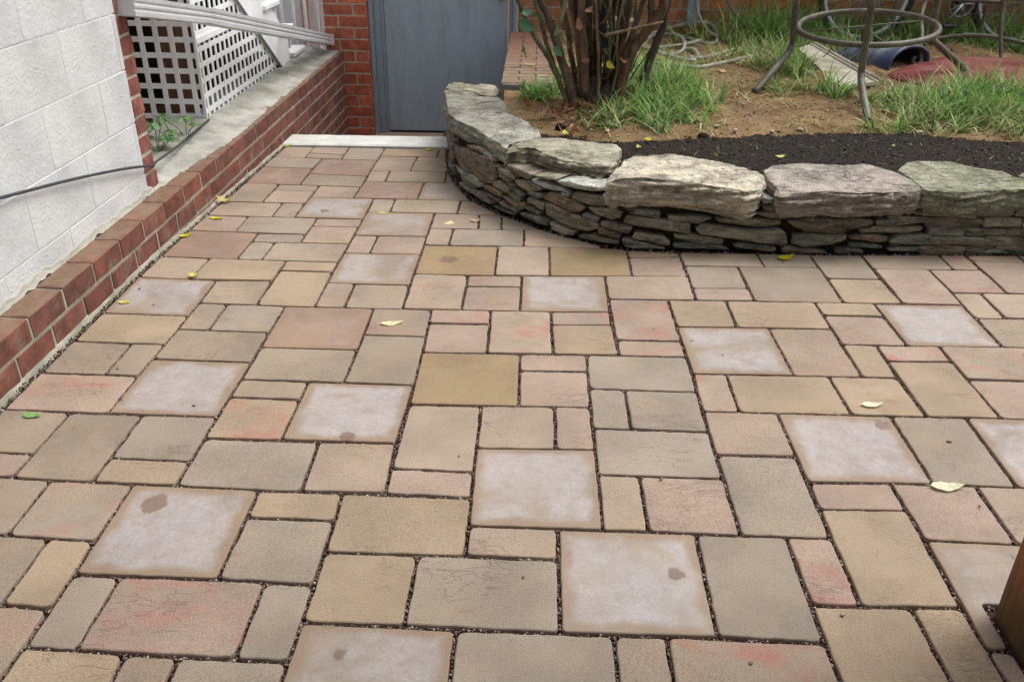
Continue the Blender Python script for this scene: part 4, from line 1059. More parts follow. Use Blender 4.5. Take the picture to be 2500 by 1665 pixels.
# ================================================================== DOOR
door = empty('door', (-0.36, 4.36, -0.46))
tag(door, 'slate grey painted metal door at the foot of the stairwell', 'door')
box('door_leaf', -0.795, 0.112, 4.372, 4.415, -0.445, 1.56, M['door'], door, 0.002)
for a, b in ((-0.905, -0.872), (0.150, 0.180)):
    box('jamb', a, b, 4.325, 4.43, -0.46, 1.62, M['door_frame'], door, 0.003)
for a, b in ((-0.871, -0.822), (0.118, 0.149)):
    box('door_stop', a, b, 4.350, 4.43, -0.46, 1.62, M['door_frame'], door, 0.003)
box('rebate', -0.821, -0.797, 4.362, 4.43, -0.46, 1.58, M['door_frame'], door, 0.002)
box('lintel', -0.905, 0.180, 4.326, 4.43, 1.621, 1.68, M['door_frame'], door, 0.003)
box('door_gap_shade', -0.796, 0.116, 4.378, 4.41, -0.4615, -0.4455, M['rubber'], door, 0)  # black strip standing for the shaded gap under the door
kn = [(0.062 + 0.0 * i, 4.372 - d, 0.545) for i, d in enumerate((0.0, 0.012, 0.018, 0.03, 0.04, 0.055, 0.068, 0.075, 0.078))]
tube('door_knob', kn, [0.032, 0.032, 0.014, 0.013, 0.018, 0.027, 0.026, 0.016, 0.004], M['brass'], door, 18)
for kx_, kz_ in ((-0.62, 0.30), (-0.55, -0.03), (0.10, 0.33)):
    link('paint_chip', mesh('paint_chip', [(kx_ + 0.006 * math.cos(a) * rng.uniform(.6, 1.2), 4.3712, kz_ + 0.008 * math.sin(a) * rng.uniform(.6, 1.2)) for a in np.linspace(0, 5.6, 8)], [tuple(range(8))], M['white_concrete']), door)

# ================================================================== HOUSE WALL BEHIND THE GARDEN
house = empty('house_wall', (2.0, 4.42, 0.2))
tag(house, 'orange-brown brick house wall at the back of the overgrown garden', 'wall')
hz = [0.155 + i * KP for i in range(12)]
brick_courses(house, (0.192, 4.37, 0), (1, 0, 0), 4.6, hz[:8], lin(176, 120, 84, 0.8), 0.3, (0, 1, 0), 0.05)
link('mortar', box_mesh('mortar', 6.0, 0.2, 3.4, M['mortar_pale'], 0), house, (3.185, 4.476, 1.2))
link('upper_wall', box_mesh('upper_wall', 5.9, 0.09, 2.05, M['brick'], 0.003), house, (3.145, 4.416, 1.83), color=lin(168, 92, 62, 0.8))
# masonry cap wall between the stairwell and the garden
lw = empty('stairwell_side_wall', (0.28, 3.4, 0.0))
tag(lw, 'low weathered brick side wall with red and mossy top between door and bush', 'wall')
link('footing', box_mesh('footing', 0.262, 1.80, 0.80, M['concrete'], 0.004), lw, (0.281, 3.44, -0.14))
for i in range(20):
    y = 2.545 + i * 0.0905
    t = i / 19
    c = vary(tuple(a * (1 - t) + b * t for a, b in zip(lin(150, 132, 112, .75), lin(178, 108, 96, .8))), 0.14)
    w0 = 0.097 if i % 2 else 0.193
    for xa, xb in ((0.1385, 0.1385 + w0 - 0.006), (0.1385 + w0, 0.4235)):
        brick(lw, ((xa + xb) / 2, y + 0.042, 0.262 + rng.uniform(-.0015, .0015)), rng.uniform(-.01, .01), xb - xa, vary(c, .08), 0.8 - 0.3 * t, 0.084, 0.076)
box('front_face', 0.145, 0.416, 2.519, 2.538, 0.10, 0.2985, M['concrete'], lw, 0.004)

# ================================================================== WHITE PAINTED WALL ON THE LEFT
ww = empty('painted_block_wall', (-1.32, 0.2, 0.15))
tag(ww, 'rough white painted block wall with a bare brick end standing on the low brick wall', 'wall')
WX = -1.222
wc = lin(226, 228, 229, 0.78)
courses = [(0.150, 0.238)] + [(0.242 + 0.2 * i, 0.438 + 0.2 * i) for i in range(11)]
for k, (z0, z1) in enumerate(courses):
    y = -1.85 + (0.2 if k % 2 == 0 else 0.0)
    while y < 0.985:
        y0, y1 = max(y, -1.6) + 0.0015, min(y + 0.4, 0.985) - 0.0015
        if y1 - y0 > 0.03:
            me = box_mesh('block', 0.19, y1 - y0, z1 - z0, M['painted'], 0.002, 0.0006, k * 31 + int(y * 10))
            link('block', me, ww, (WX - 0.095 + rng.uniform(-.0008, .0008), (y0 + y1) / 2, (z0 + z1) / 2), color=vary(wc, 0.006))
        y += 0.4
link('mortar', box_mesh('mortar', 0.18, 2.55, 2.28, M['painted'], 0), ww, (WX - 0.0913, -0.31, 1.29), color=wc)
nb = 29
for k in range(nb):
    z = 0.156 + k * 0.0755
    brick(ww, (WX - 0.098, 1.0415, z + 0.033), R(90), 0.098, vary(lin(142, 88, 78, .8), 0.12), 0.45, 0.19, 0.0665)
link('mortar', box_mesh('mortar', 0.178, 0.092, 2.2, M['mortar_pale'], 0), ww, (WX - 0.0965, 1.042, 1.255))
# thick uneven render at the foot of the painted wall
V, F = [], []
ny = 300
for i in range(ny):
    y = -1.6 + 2.62 * i / (ny - 1)
    k = 1 + 0.7 * nz(y * 6.0, 3.1) + 0.5 * nz(y * 21, 8.0)
    for t in range(7):
        u = t / 6
        x = WX + 0.003 + (0.008 * k) * u ** 2.5 + 0.0025 * nz(y * 26, u * 5, 2.0)
        z = 0.178 + 0.016 * nz(y * 5, 1.0) + 0.012 * nz(y * 23) - (0.178 - 0.152) * u
        V.append((x if t else WX - 0.004, y, z))
    if i:
        a = (i - 1) * 7
        F += [(a + t, a + t + 1, a + t + 8, a + t + 7) for t in range(6)]
link('render_skirt', mesh('render_skirt', V, F, M['painted'], True), ww, color=lin(196, 193, 180, 0.7))

# black cable sagging along the painted wall and over the ledge
cb = smooth_path([(-1.206, -0.9, 0.60), (-1.206, -0.4, 0.535), (-1.206, 0.02, 0.462), (-1.204, 0.41, 0.393), (-1.204, 0.76, 0.322), (-1.203, 0.97, 0.272), (-1.214, 1.06, 0.252), (-1.238, 1.14, 0.240), (-1.275, 1.40, 0.213), (-1.300, 1.62, 0.200), (-1.318, 1.85, 0.196), (-1.335, 2.05, 0.19)], 8)
tag(tube('cable', cb, 0.0052, M['cable'], None, 8), 'thin dark grey cable drooping across the white painted wall', 'cable')

# ================================================================== LATTICE, STAIR, DOWNSPOUT, FENCE
LX, LY = -1.362, 2.10


def str_z(y):
    return 0.681 - (y - 2.771) * 0.6745


def lattice(name, label, slats):
    e = empty(name, (LX, LY, 0.17))
    tag(e, label, 'lattice', 'white lattice panels under the stair')
    for (x0, x1, y0, y1, z0, z1) in slats:
        box('slat', x0, x1, y0, y1, z0, z1, M['white_plastic'], e, 0.0008)
    return e


P_ = 0.0757
W_ = 0.026
front = []
for i in range(13):
    x = LX - 0.032 - W_ / 2 - i * P_
    front.append((x - W_ / 2, x + W_ / 2, LY, LY + 0.006, 0.06, 1.30))
for k in range(16):
    z = 0.115 + k * P_
    front.append((LX - 1.02, LX - 0.0125, LY + 0.0015, LY + 0.0085, z - W_ / 2, z + W_ / 2))
front.append((LX - 0.012, LX + 0.004, LY - 0.006, LY + 0.008, 0.10, 1.30))
lattice('lattice_panel', 'white vinyl lattice panel facing the camera behind the painted wall', front)
side = []
y = LY + 0.050
while y < 3.46:
    top = min(1.3, str_z(y) + 0.02)
    side.append((LX - 0.006, LX, y - 0.013, y + 0.013, 0.172, top))
    y += P_ * 0.98
for k in range(14):
    z = 0.215 + k * P_
    ye = 2.771 + (0.681 - z) / 0.6745 + 0.03
    side.append((LX - 0.0075, LX - 0.0015, LY + 0.009, min(ye, 3.5), z - W_ / 2, z + W_ / 2))
side.append((LX - 0.001, LX + 0.006, LY + 0.009, 2.95, 0.548, 0.580))
lattice('lattice_panel', 'white vinyl lattice panel running back along the ledge under the stair stringer', side)

stair = empty('white_stair', (-1.8, 3.3, 0.2))
tag(stair, 'white painted wooden stair coming down behind the lattice', 'stair')
# sloped stringer board
V = []
for x in (LX - 0.028, LX + 0.010):
    for y, dz in ((2.05, 0), (3.515, 0), (3.74, 0.0), (2.05, 0.30)):
        V.append((x, y, (str_z(y) if dz == 0 else str_z(y) + dz)))
V[2] = (LX - 0.028, 3.742, 0.176); V[6] = (LX + 0.010, 3.742, 0.176)
V[3] = (LX - 0.028, 2.05, str_z(2.05) + 0.40); V[7] = (LX + 0.010, 2.05, str_z(2.05) + 0.40)
V = V[:3] + [(LX - 0.028, 3.742, 0.33), V[3]] + V[4:7] + [(LX + 0.010, 3.742, 0.33), V[7]]
link('stringer', mesh('stringer', V, [(0, 1, 2, 3, 4), (9, 8, 7, 6, 5), (0, 5, 6, 1), (1, 6, 7, 2), (2, 7, 8, 3), (3, 8, 9, 4), (4, 9, 5, 0)], M['white_plastic']), stair)
V, F = tube_geo([(LX + 0.011, 2.05, str_z(2.05)), (LX + 0.011, 3.515, str_z(3.515))], 0.008, 6)
link('edge_trim', mesh('edge_trim', V, F, M['concrete']), stair)
for i in range(7):
    yt = 4.12 - i * 0.275; zt = 0.222 + i * 0.1855
    box('tread', -2.25, LX + 0.03, yt - 0.32, yt, zt - 0.030, zt, M['white_plastic'], stair, 0.004)
    box('riser', -2.25, LX + 0.008, yt - 0.045, yt - 0.03, zt - 0.155, zt - 0.031, M['white_plastic'], stair, 0.002)
box('bottom_riser_kick', -2.25, LX + 0.02, 4.085, 4.10, 0.12, 0.191, M['concrete'], stair, 0.002)
deck = box('shading_deck', -3.2, LX - 0.03, 1.22, 2.30, 1.36, 1.42, M['board'], None, 0.004)  # out of view, added to keep light off the space behind the lattice
tag(deck, 'unseen deck platform at the head of the white stair, added to shade the space behind the lattice', 'deck')

# things seen through the lattice
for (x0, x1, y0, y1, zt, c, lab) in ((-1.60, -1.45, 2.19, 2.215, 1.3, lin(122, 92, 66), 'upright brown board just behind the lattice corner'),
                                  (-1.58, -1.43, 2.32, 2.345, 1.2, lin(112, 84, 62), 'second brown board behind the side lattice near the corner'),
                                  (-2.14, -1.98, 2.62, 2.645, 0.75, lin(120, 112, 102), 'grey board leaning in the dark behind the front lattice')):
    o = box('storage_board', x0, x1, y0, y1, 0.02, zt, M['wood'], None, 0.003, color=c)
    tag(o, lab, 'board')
ubw = link('understair_shade_wall', box_mesh('understair_shade_wall', 0.06, 3.4, 1.5, M['dark'], 0.004), None, (-2.75, 2.9, 0.6))  # backing walls added, their dark colour stands for the unlit interior
tag(ubw, 'plain side wall coloured dark for the shade behind the front lattice', 'wall')
ubb = link('understair_shade_wall', box_mesh('understair_shade_wall', 1.3, 0.05, 1.0, M['dark'], 0.004), None, (-2.05, 3.15, 0.45))
tag(ubb, 'plain rear wall coloured dark for the shade behind the side lattice', 'wall')
usf = link('understair_ground', box_mesh('understair_ground', 1.6, 3.4, 0.1, M['soil'], 0), None, (-2.2, 2.85, 0.0))
tag(usf, kind='structure')

# corrugated white downspout from the painted wall down to the pier
dp = [Vector((-1.200, 1.02, 0.862)), Vector((-1.200, 1.12, 0.846)), Vector((-1.200, 1.70, 0.745)), Vector((-1.200, 1.86, 0.716)), Vector((-1.200, 2.5, 0.588)), Vector((-1.200, 4.27, 0.236))]
prof = []
hw, hh = 0.041, 0.035
for k in range(4):
    cxs = [(-hw, -hh, hw, -hh), (hw, -hh, hw, hh), (hw, hh, -hw, hh), (-hw, hh, -hw, -hh)][k]
    m = 9
    for j in range(m):
        t = j / m
        px, pz_ = cxs[0] + (cxs[2] - cxs[0]) * t, cxs[1] + (cxs[3] - cxs[1]) * t
        g = 0.0035 * max(0.0, math.cos(t * 2 * math.pi * 3)) if 0.1 < t < 0.95 else 0
        l = math.hypot(px, pz_)
        prof.append((px - px / l * g, pz_ - pz_ / l * g))
V, F = [], []
NP = len(prof)
fine = []
for i in range(len(dp) - 1):
    for j in range(8): fine.append(dp[i].lerp(dp[i + 1], j / 8))
fine.append(dp[-1])
for i, p in enumerate(fine):
    t = (fine[min(i + 1, len(fine) - 1)] - fine[max(i - 1, 0)]).normalized()
    xx = Vector((1, 0, 0)); up = xx.cross(t)
    dent = 1 - 0.10 * math.exp(-((p.y - 1.78) / 0.05) ** 2)
    for a, b in prof: V.append(p + xx * a + up * (-b if False else b) * dent)
    if i:
        for k in range(NP):
            F.append(((i - 1) * NP + k, (i - 1) * NP + (k + 1) % NP, i * NP + (k + 1) % NP, i * NP + k))
F.append(tuple(range(NP)))
F.append(tuple((len(fine) - 1) * NP + k for k in range(NP - 1, -1, -1)))
spout = empty('downspout', (-1.2, 2.6, 0.5))
tag(spout, 'dented white ribbed downspout pipe sloping from the painted wall to the brick pier', 'downspout')
me = mesh('pipe', V, F, M['white_metal']); link('pipe', me, spout)
for y_, z_ in ((4.255, 0.239),):
    sl = -0.199 if y_ > 2 else -0.16
    o = box('collar', -1.2435, -1.1565, y_ - 0.018, y_ + 0.018, z_ - 0.038, z_ + 0.038, M['white_metal'], spout, 0.004)
    o.rotation_euler = (math.atan(sl), 0, 0)

# white board fence and railing beyond the stair
fence = empty('white_fence', (-2.3, 4.75, 0.1))
tag(fence, 'bright white board fence with narrow grooves beyond the stair', 'fence')
x = -3.6
while x < -1.23:
    box('board', x, x + 0.094, 4.70, 4.72, 0.05, 2.1, M['white_plastic'], fence, 0.003)
    x += 0.098
box('rail', -3.6, -1.24, 4.722, 4.75, 0.25, 0.33, M['white_plastic'], fence, 0.003)
rail = empty('stair_railing', (-1.7, 4.45, 0.1))
tag(rail, 'white railing with slim balusters at the foot of the stair beside the pier', 'railing')
for i in range(9):
    xx_ = -2.02 + i * 0.088
    box('baluster', xx_ - 0.011, xx_ + 0.011, 4.455, 4.477, 0.10, 1.05, M['white_plastic'], rail, 0.002)
box('bottom_rail', -2.06, -1.24, 4.445, 4.487, 0.06, 0.10, M['white_plastic'], rail, 0.003)
box('top_rail', -2.06, -1.24, 4.440, 4.492, 1.05, 1.10, M['white_plastic'], rail, 0.003)
pp = empty('faded_red_frame', (-1.40, 4.58, 0.1))
tag(pp, 'faded pinkish red gate frame seen between the white balusters', 'frame')
box('upright', -1.455, -1.405, 4.56, 4.60, 0.05, 1.2, M['pink_paint'], pp, 0.003)
box('crossbar', -1.404, -1.20, 4.565, 4.595, 0.50, 0.55, M['pink_paint'], pp, 0.003)
yard = link('side_yard', box_mesh('side_yard', 2.9, 0.75, 0.06, M['concrete'], 0), None, (-2.55, 4.65, 0.03))
tag(yard, kind='structure')

# ================================================================== DRY STONE WALL
sw = empty('dry_stone_wall', (0.4, 1.2, 0))
tag(sw, 'curved dry stacked fieldstone wall with big flat capstones holding the garden bed', 'wall')
SLEN = [0.0]
for i in range(len(WPV) - 1): SLEN.append(SLEN[-1] + (WPV[i + 1] - WPV[i]).length)


def wall_at(s):
    s = max(0.0, min(SLEN[-1] - 1e-5, s))
    i = 0
    while SLEN[i + 1] < s: i += 1
    t = (s - SLEN[i]) / (SLEN[i + 1] - SLEN[i])
    p = WPV[i].lerp(WPV[i + 1], t)
    a = WPV[max(i - 1, 0)]; b = WPV[min(i + 2, len(WPV) - 1)]
    e = (b - a).normalized()
    return p, Vector((e.y, -e.x))


STC = {'g': lin(148, 143, 130, .95), 'b': lin(140, 128, 113, .95), 'n': lin(136, 135, 121, .95), 'o': lin(154, 134, 110, .95), 'p': lin(186, 183, 170, .95), 'd': lin(128, 126, 122, .95)}


def wall_stone(idx, code, poly, shrink=0.0015):
    rr = random.Random(idx * 13 + 1)
    P = [Vector(p) for p in poly]
    if poly_area([(p.x, p.y) for p in P]) < 0: P = P[::-1]
    # Chaikin rounding then even resampling
    Q = []
    n = len(P)
    for i in range(n):
        a, b = P[i], P[(i + 1) % n]
        Q += [a.lerp(b, 0.05), a.lerp(b, 0.95)]
    n = len(Q)
    L = [(Q[(i + 1) % n] - Q[i]).length for i in range(n)]
    T = sum(L)
    N = max(20, min(56, int(T / 0.008)))
    out = []
    i, acc = 0, 0.0
    for k in range(N):
        tt = T * k / N
        while acc + L[i] < tt: acc += L[i]; i += 1
        out.append(Q[i].lerp(Q[(i + 1) % n], (tt - acc) / max(L[i], 1e-6)))
    cen = sum(out, Vector((0, 0))) / N
    hgt = max(p.y for p in out) - min(p.y for p in out)
    wid = max(p.x for p in out) - min(p.x for p in out)
    off0 = rr.uniform(-0.010, 0.006)
    tilt = rr.uniform(-0.10, 0.10)
    pc, nc = wall_at(cen.x)
    org = Vector((pc.x, pc.y, cen.y))

    def ring(kx_, kz_, off, rough):
        V = []
        for j, q in enumerate(out):
            d = q - cen
            w = nz(q.x * 55 + idx, q.y * 90, 2.0) * rough
            sx = d.x * kx_; sz = d.y * kz_
            l = max(d.length, 1e-5)
            s = cen.x + sx + d.x / l * (w - shrink); z = cen.y + sz + d.y / l * (w * .6 - shrink * .7)
            p, nn = wall_at(s)
            o = off0 + off + tilt * d.y + rough * 1.2 * nz(s * 40 + idx, z * 120, 6.0)
            V.append(Vector((p.x + nn.x * o, p.y + nn.y * o, z)) - org)
        return V
    ix = 1 - 0.006 / max(wid * .5, .01); iz = 1 - 0.005 / max(hgt * .5, .008)
    rings = [ring(0.97, 0.95, -0.12, 0.001), ring(1, 1, -0.014, 0.0026), ring(0.998, 0.995, -0.004, 0.003), ring(ix, iz, 0.001, 0.0034), ring(ix * .8, iz * .7, 0.0025, 0.005), ring(0.45, 0.4, 0.003, 0.005)]
    V = [v for r_ in rings for v in r_]
    F = []
    for a in range(len(rings) - 1):
        for j in range(N):
            k = (j + 1) % N
            F.append((a * N + j, a * N + k, (a + 1) * N + k, (a + 1) * N + j))
    V.append(sum(rings[-1], Vector()) / N)
    for j in range(N): F.append(((len(rings) - 1) * N + j, (len(rings) - 1) * N + (j + 1) % N, len(V) - 1))
    F.append(tuple(range(N - 1, -1, -1)))
    me = mesh('stone', V, F, M['rock'], True)
    me.set_sharp_from_angle(angle=R(32))
    o = link('stone', me, sw, org, color=vary(STC[code], 0.12))
    o['moss'] = rr.choice((0.0, 0.0, 0.12)) if code != 'n' else rr.uniform(0.05, 0.3)


for i, (code, poly) in enumerate(STONES): wall_stone(i, code, poly)
# stones round the far bend and beyond the right edge of the picture
k = 200
for (s0, s1) in ((0.28, 1.02), (3.62, 4.02)):
    z = -0.09 if s0 < 1 else -0.02
    while z < 0.165:
        h = rng.uniform(0.030, 0.048); s = s0 + rng.uniform(-0.1, 0)
        while s < s1:
            l = rng.uniform(0.10, 0.24); e = min(s + l, s1)
            if e - s > 0.05:
                j = lambda a: rng.uniform(-a, a)
                wall_stone(k, rng.choice('gggbno'), [(s, z + j(.004)), (e - .004, z + j(.004)), (e - .004 + j(.006), z + h - .003 + j(.004)), ((s + e) / 2, z + h + j(.004)), (s + j(.006), z + h - .003)])
                k += 1
            s = e
        z += h
# packed earth core, coloured dark to stand for shade in the stone gaps
V, F = [], []
for i in range(0, 140):
    p, nn = wall_at(SLEN[-1] * i / 139)
    a = p - nn * 0.035; b = p - nn * 0.30
    V += [(a.x, a.y, -0.12), (a.x, a.y, 0.185), (b.x, b.y, 0.185), (b.x, b.y, -0.12)]
    if i:
        q = (i - 1) * 4
        F += [(q, q + 1, q + 5, q + 4), (q + 1, q + 2, q + 6, q + 5), (q + 2, q + 3, q + 7, q + 6)]
link('earth_core', mesh('earth_core', V, F, M['mulch']), sw)


def capstone(idx, pts, thick, col, moss, inset_bot=0.035, amp=0.017):
    n = len(pts)
    P = [Vector(p) for p in pts]
    if poly_area([(p.x, p.y) for p in P]) < 0: P = P[::-1]
    L = [(P[(i + 1) % n] - P[i]).length for i in range(n)]
    T = sum(L)
    N = 170
    out = []
    i, acc = 0, 0.0
    for k in range(N):
        tt = T * k / N
        while acc + L[i] < tt: acc += L[i]; i += 1
        out.append(P[i].lerp(P[(i + 1) % n], (tt - acc) / max(L[i], 1e-6)))
    for _ in range(3):
        out = [(out[i - 1] + out[i] * 2 + out[(i + 1) % N]) / 4 for i in range(N)]
    cen = sum(out, Vector()) / N
    nrm2 = []
    for i in range(N):
        e = out[(i + 3) % N] - out[i - 3]
        nrm2.append(Vector((e.y, -e.x, 0)).normalized())
    # jagged outline
    out = [p + nrm2[i] * (0.006 * nz(p.x * 16 + idx, p.y * 16) + 0.005 * nz(p.x * 45, p.y * 45, idx) + 0.003 * nz(p.x * 110, p.y * 110, idx)) for i, p in enumerate(out)]
    V = []
    lay = 0.0135

    def strata(p, z):
        # split layers: every bed juts out by its own amount, edges crumbled
        w = z + 0.012 * nz(p.x * 3.1 + idx * 2, p.y * 3.1, 4.0) + 0.004 * nz(p.x * 14, p.y * 14, idx)
        u = w / lay
        b0 = math.floor(u); f = u - b0
        f = min(1.0, max(0.0, (f - 0.42) / 0.16)); f = f * f * (3 - 2 * f)
        g = lambda b: nz(p.x * 5.5 + b * 7.3 + idx, p.y * 5.5, b * 3.7)
        return amp * (1.15 * (g(b0) * (1 - f) + g(b0 + 1) * f) + 0.45 * nz(p.x * 34 + idx, p.y * 34, z * 60) + 0.25 * nz(p.x * 80, p.y * 80, z * 120))
    SIDE = []
    ns = 26
    for k in range(ns):
        t = 1 - k / (ns - 1)
        off = -inset_bot * max(0.0, (t - 0.55) / 0.45) ** 1.6 - 0.004 * max(0.0, 1 - t / 0.06)
        SIDE.append((t, off))
    SIDE = [(1.0, -inset_bot - 0.03)] + SIDE
    for t, off in SIDE:
        for i, p in enumerate(out):
            z = p.z - t * thick * (1 + 0.13 * nz(p.x * 5 + idx * 3, p.y * 5))
            chip = -0.030 * max(0.0, nz(p.x * 11 + idx * 4, p.y * 11, 7.0) - 0.18) * max(0.0, 1 - t / 0.35) - 0.022 * max(0.0, nz(p.x * 26 + idx, p.y * 26, t * 3) - 0.25)
            q = p + nrm2[i] * (off + chip + strata(p, z) * (0.35 + 0.65 * min(1, t / 0.12)))
            V.append(Vector((q.x, q.y, z)))
    TOPK = [0.975, 0.945, 0.91, 0.87, 0.82, 0.76, 0.69, 0.61, 0.52, 0.42, 0.31, 0.2, 0.09]
    for k in TOPK:
        for i, p in enumerate(out):
            q = cen + (p - cen) * k
            # shallow split ledges running along the slab
            u = (0.9 * nz(q.x * 3.2 + idx * 5, q.y * 5.5) + 0.35 * nz(q.x * 13, q.y * 24, idx)) * 3.2
            b0 = math.floor(u); f = min(1.0, max(0.0, (u - b0 - 0.40) / 0.2))
            z = q.z + 0.0042 * (b0 + f) * min(1.0, (1 - k) / 0.10 + 0.25) + 0.0022 * nz(q.x * 30, q.y * 62, idx) + 0.0012 * nz(q.x * 90, q.y * 150, idx)
            V.append(Vector((q.x, q.y, z)))
    nr = len(SIDE) + len(TOPK)
    V = [v - cen for v in V]
    F = []
    for a in range(nr - 1):
        for j in range(N):
            k = (j + 1) % N
            F.append((a * N + j, a * N + k, (a + 1) * N + k, (a + 1) * N + j))
    V.append(sum(V[-N:], Vector()) / N)
    for j in range(N): F.append(((nr - 1) * N + j, (nr - 1) * N + (j + 1) % N, len(V) - 1))
    F.append(tuple(range(N - 1, -1, -1)))
    me = mesh('capstone', V, F, M['rock'], True)
    me.set_sharp_from_angle(angle=R(28))
    o = link('capstone', me, sw, cen, color=col)
    o['moss'] = moss
    return o


cap_look = {'c00': (0.10, lin(176, 170, 150, 0.89), 0.1), 'c0': (0.105, lin(170, 166, 154, 0.89), 0.15), 'c1': (0.095, lin(174, 171, 160, 0.93), 0.25), 'c2': (0.10, lin(178, 172, 154, 0.93), 0.25),
            'c3': (0.118, lin(196, 187, 168, 0.96), 0.05), 'c4': (0.108, lin(170, 160, 150, 0.91), 0.05), 'c5': (0.108, lin(158, 158, 138, 0.91), 0.35), 'c6': (0.10, lin(160, 152, 132, 0.87), 0.2)}
cap_lab = {'c1': 'grey capstone with yellow moss along its front edge', 'c2': 'capstone with mossy left end and ridged front', 'c3': 'pale cream capstone with dark brown front face', 'c4': 'purplish grey capstone', 'c5': 'green tinted mossy capstone'}
for i, (kk, pts) in enumerate(CAPS.items()):
    th, c, ms = cap_look[kk]
    o = capstone(i + 1, pts, th, c, ms)
    if kk in cap_lab: o['label'] = cap_lab[kk]

# ================================================================== GARDEN
def garden_z(x, y):
    b = 0.198 + 0.012 * min(1, max(0, (y - 1.1) / 0.7)) + 0.040 * min(1, max(0, (y - 1.7) / 0.6)) + 0.045 * min(1, max(0, (y - 2.3) / 0.9))
    b += 0.014 * nz(x * 2.6, y * 2.6, 3.0) * min(1, max(0, (y - 1.4)))
    b += 0.05 * math.exp(-((x - 3.1) ** 2 / 0.05 + (y - 3.75) ** 2 / 0.05))
    b += 0.03 * math.exp(-((x - 2.05) ** 2 / 0.012 + (y - 2.95) ** 2 / 0.012))
    return b


def garden_fine(x, y):
    return garden_z(x, y) + 0.007 * nz(x * 13, y * 13, 1) + 0.006 * abs(nz(x * 38, y * 38, 4)) + 0.003 * nz(x * 90, y * 90, 8)


def mulch_back(x):
    pts = [(-0.2, 1.86), (0.36, 1.80), (0.52, 1.76), (0.72, 1.70), (1.0, 1.77), (1.5, 1.86), (2.1, 1.93), (2.5, 1.82), (4.6, 1.85)]
    for (a, ya), (b, yb) in zip(pts, pts[1:]):
        if a <= x <= b: return ya + (yb - ya) * (x - a) / (b - a) + 0.03 * nz(x * 9, 2.0) + 0.02 * nz(x * 30)
    return 1.8


def inside_wall(x, y, d=0.10):
    p = Vector((x, y))
    best = None
    for i in range(0, len(WPV) - 1, 1):
        a, b = WPV[i], WPV[i + 1]; e = b - a
        t = max(0, min(1, (p - a).dot(e) / e.length_squared))
        q = p - (a + e * t)
        if best is None or q.length < best[0]:
            e2 = e.normalized(); best = (q.length, -q.dot(Vector((e2.y, -e2.x))))
    return best[1] > 0 and best[0] > d


def in_garden(x, y):
    if y > 2.5 and x < 0.43: return False
    if y > 1.95 and x < 0.17: return False
    return inside_wall(x, y)


gsoil = link('garden_soil', sheet('garden_soil', -0.15, 4.6, 0.95, 4.40, 200, 150, garden_fine, M['soil'], True, in_garden))
tag(gsoil, kind='structure')


def mulch_z(x, y):
    m = mulch_back(x)
    e = min(1.0, max(0.0, (m - y) / 0.07))
    return garden_z(x, y) - 0.02 + 0.034 * e + (0.012 * abs(nz(x * 13, y * 13, 2)) + 0.007 * abs(nz(x * 44, y * 44, 6)) + 0.004 * nz(x * 100, y * 100, 9)) * e


gm = link('mulch_bed', sheet('mulch_bed', 0.28, 4.6, 0.98, 2.02, 330, 80, mulch_z, M['mulch'], True, lambda x, y: inside_wall(x, y, 0.10)))
tag(gm, kind='structure')
mp = []
for _ in range(9000):
    x = rng.uniform(0.32, 3.2); y = rng.uniform(1.0, 1.95)
    if y > mulch_back(x) + 0.02 or not inside_wall(x, y, 0.14): continue
    mp.append((x, y, mulch_z(x, y) + 0.002, rng.uniform(0.0012, 0.0048) * (1.0 if rng.random() < .93 else 2.2)))
o = crumbs('mulch_crumbs', mp, M['grit'], [lin(38, 32, 28), lin(50, 43, 37), lin(28, 24, 22), lin(72, 60, 52), lin(112, 100, 86)])
tag(o, 'loose black mulch crumbs covering the bed behind the capstones', 'mulch', kind='stuff')
sp = []
for _ in range(5200):
    x = rng.uniform(0.3, 3.4); y = rng.uniform(1.6, 4.2)
    if y < mulch_back(x) - 0.02 or not in_garden(x, y): continue
    sp.append((x, y, garden_fine(x, y) + 0.001, rng.uniform(0.0025, 0.008) * (1 if rng.random() < .93 else 2.2)))
o = crumbs('soil_clods', sp, M['grit'], [lin(134, 102, 66), lin(112, 84, 54), lin(152, 122, 84), lin(90, 68, 46), lin(176, 158, 132)])
tag(o, 'crumbly brown clods of dug garden soil behind the mulch', 'soil', kind='stuff')


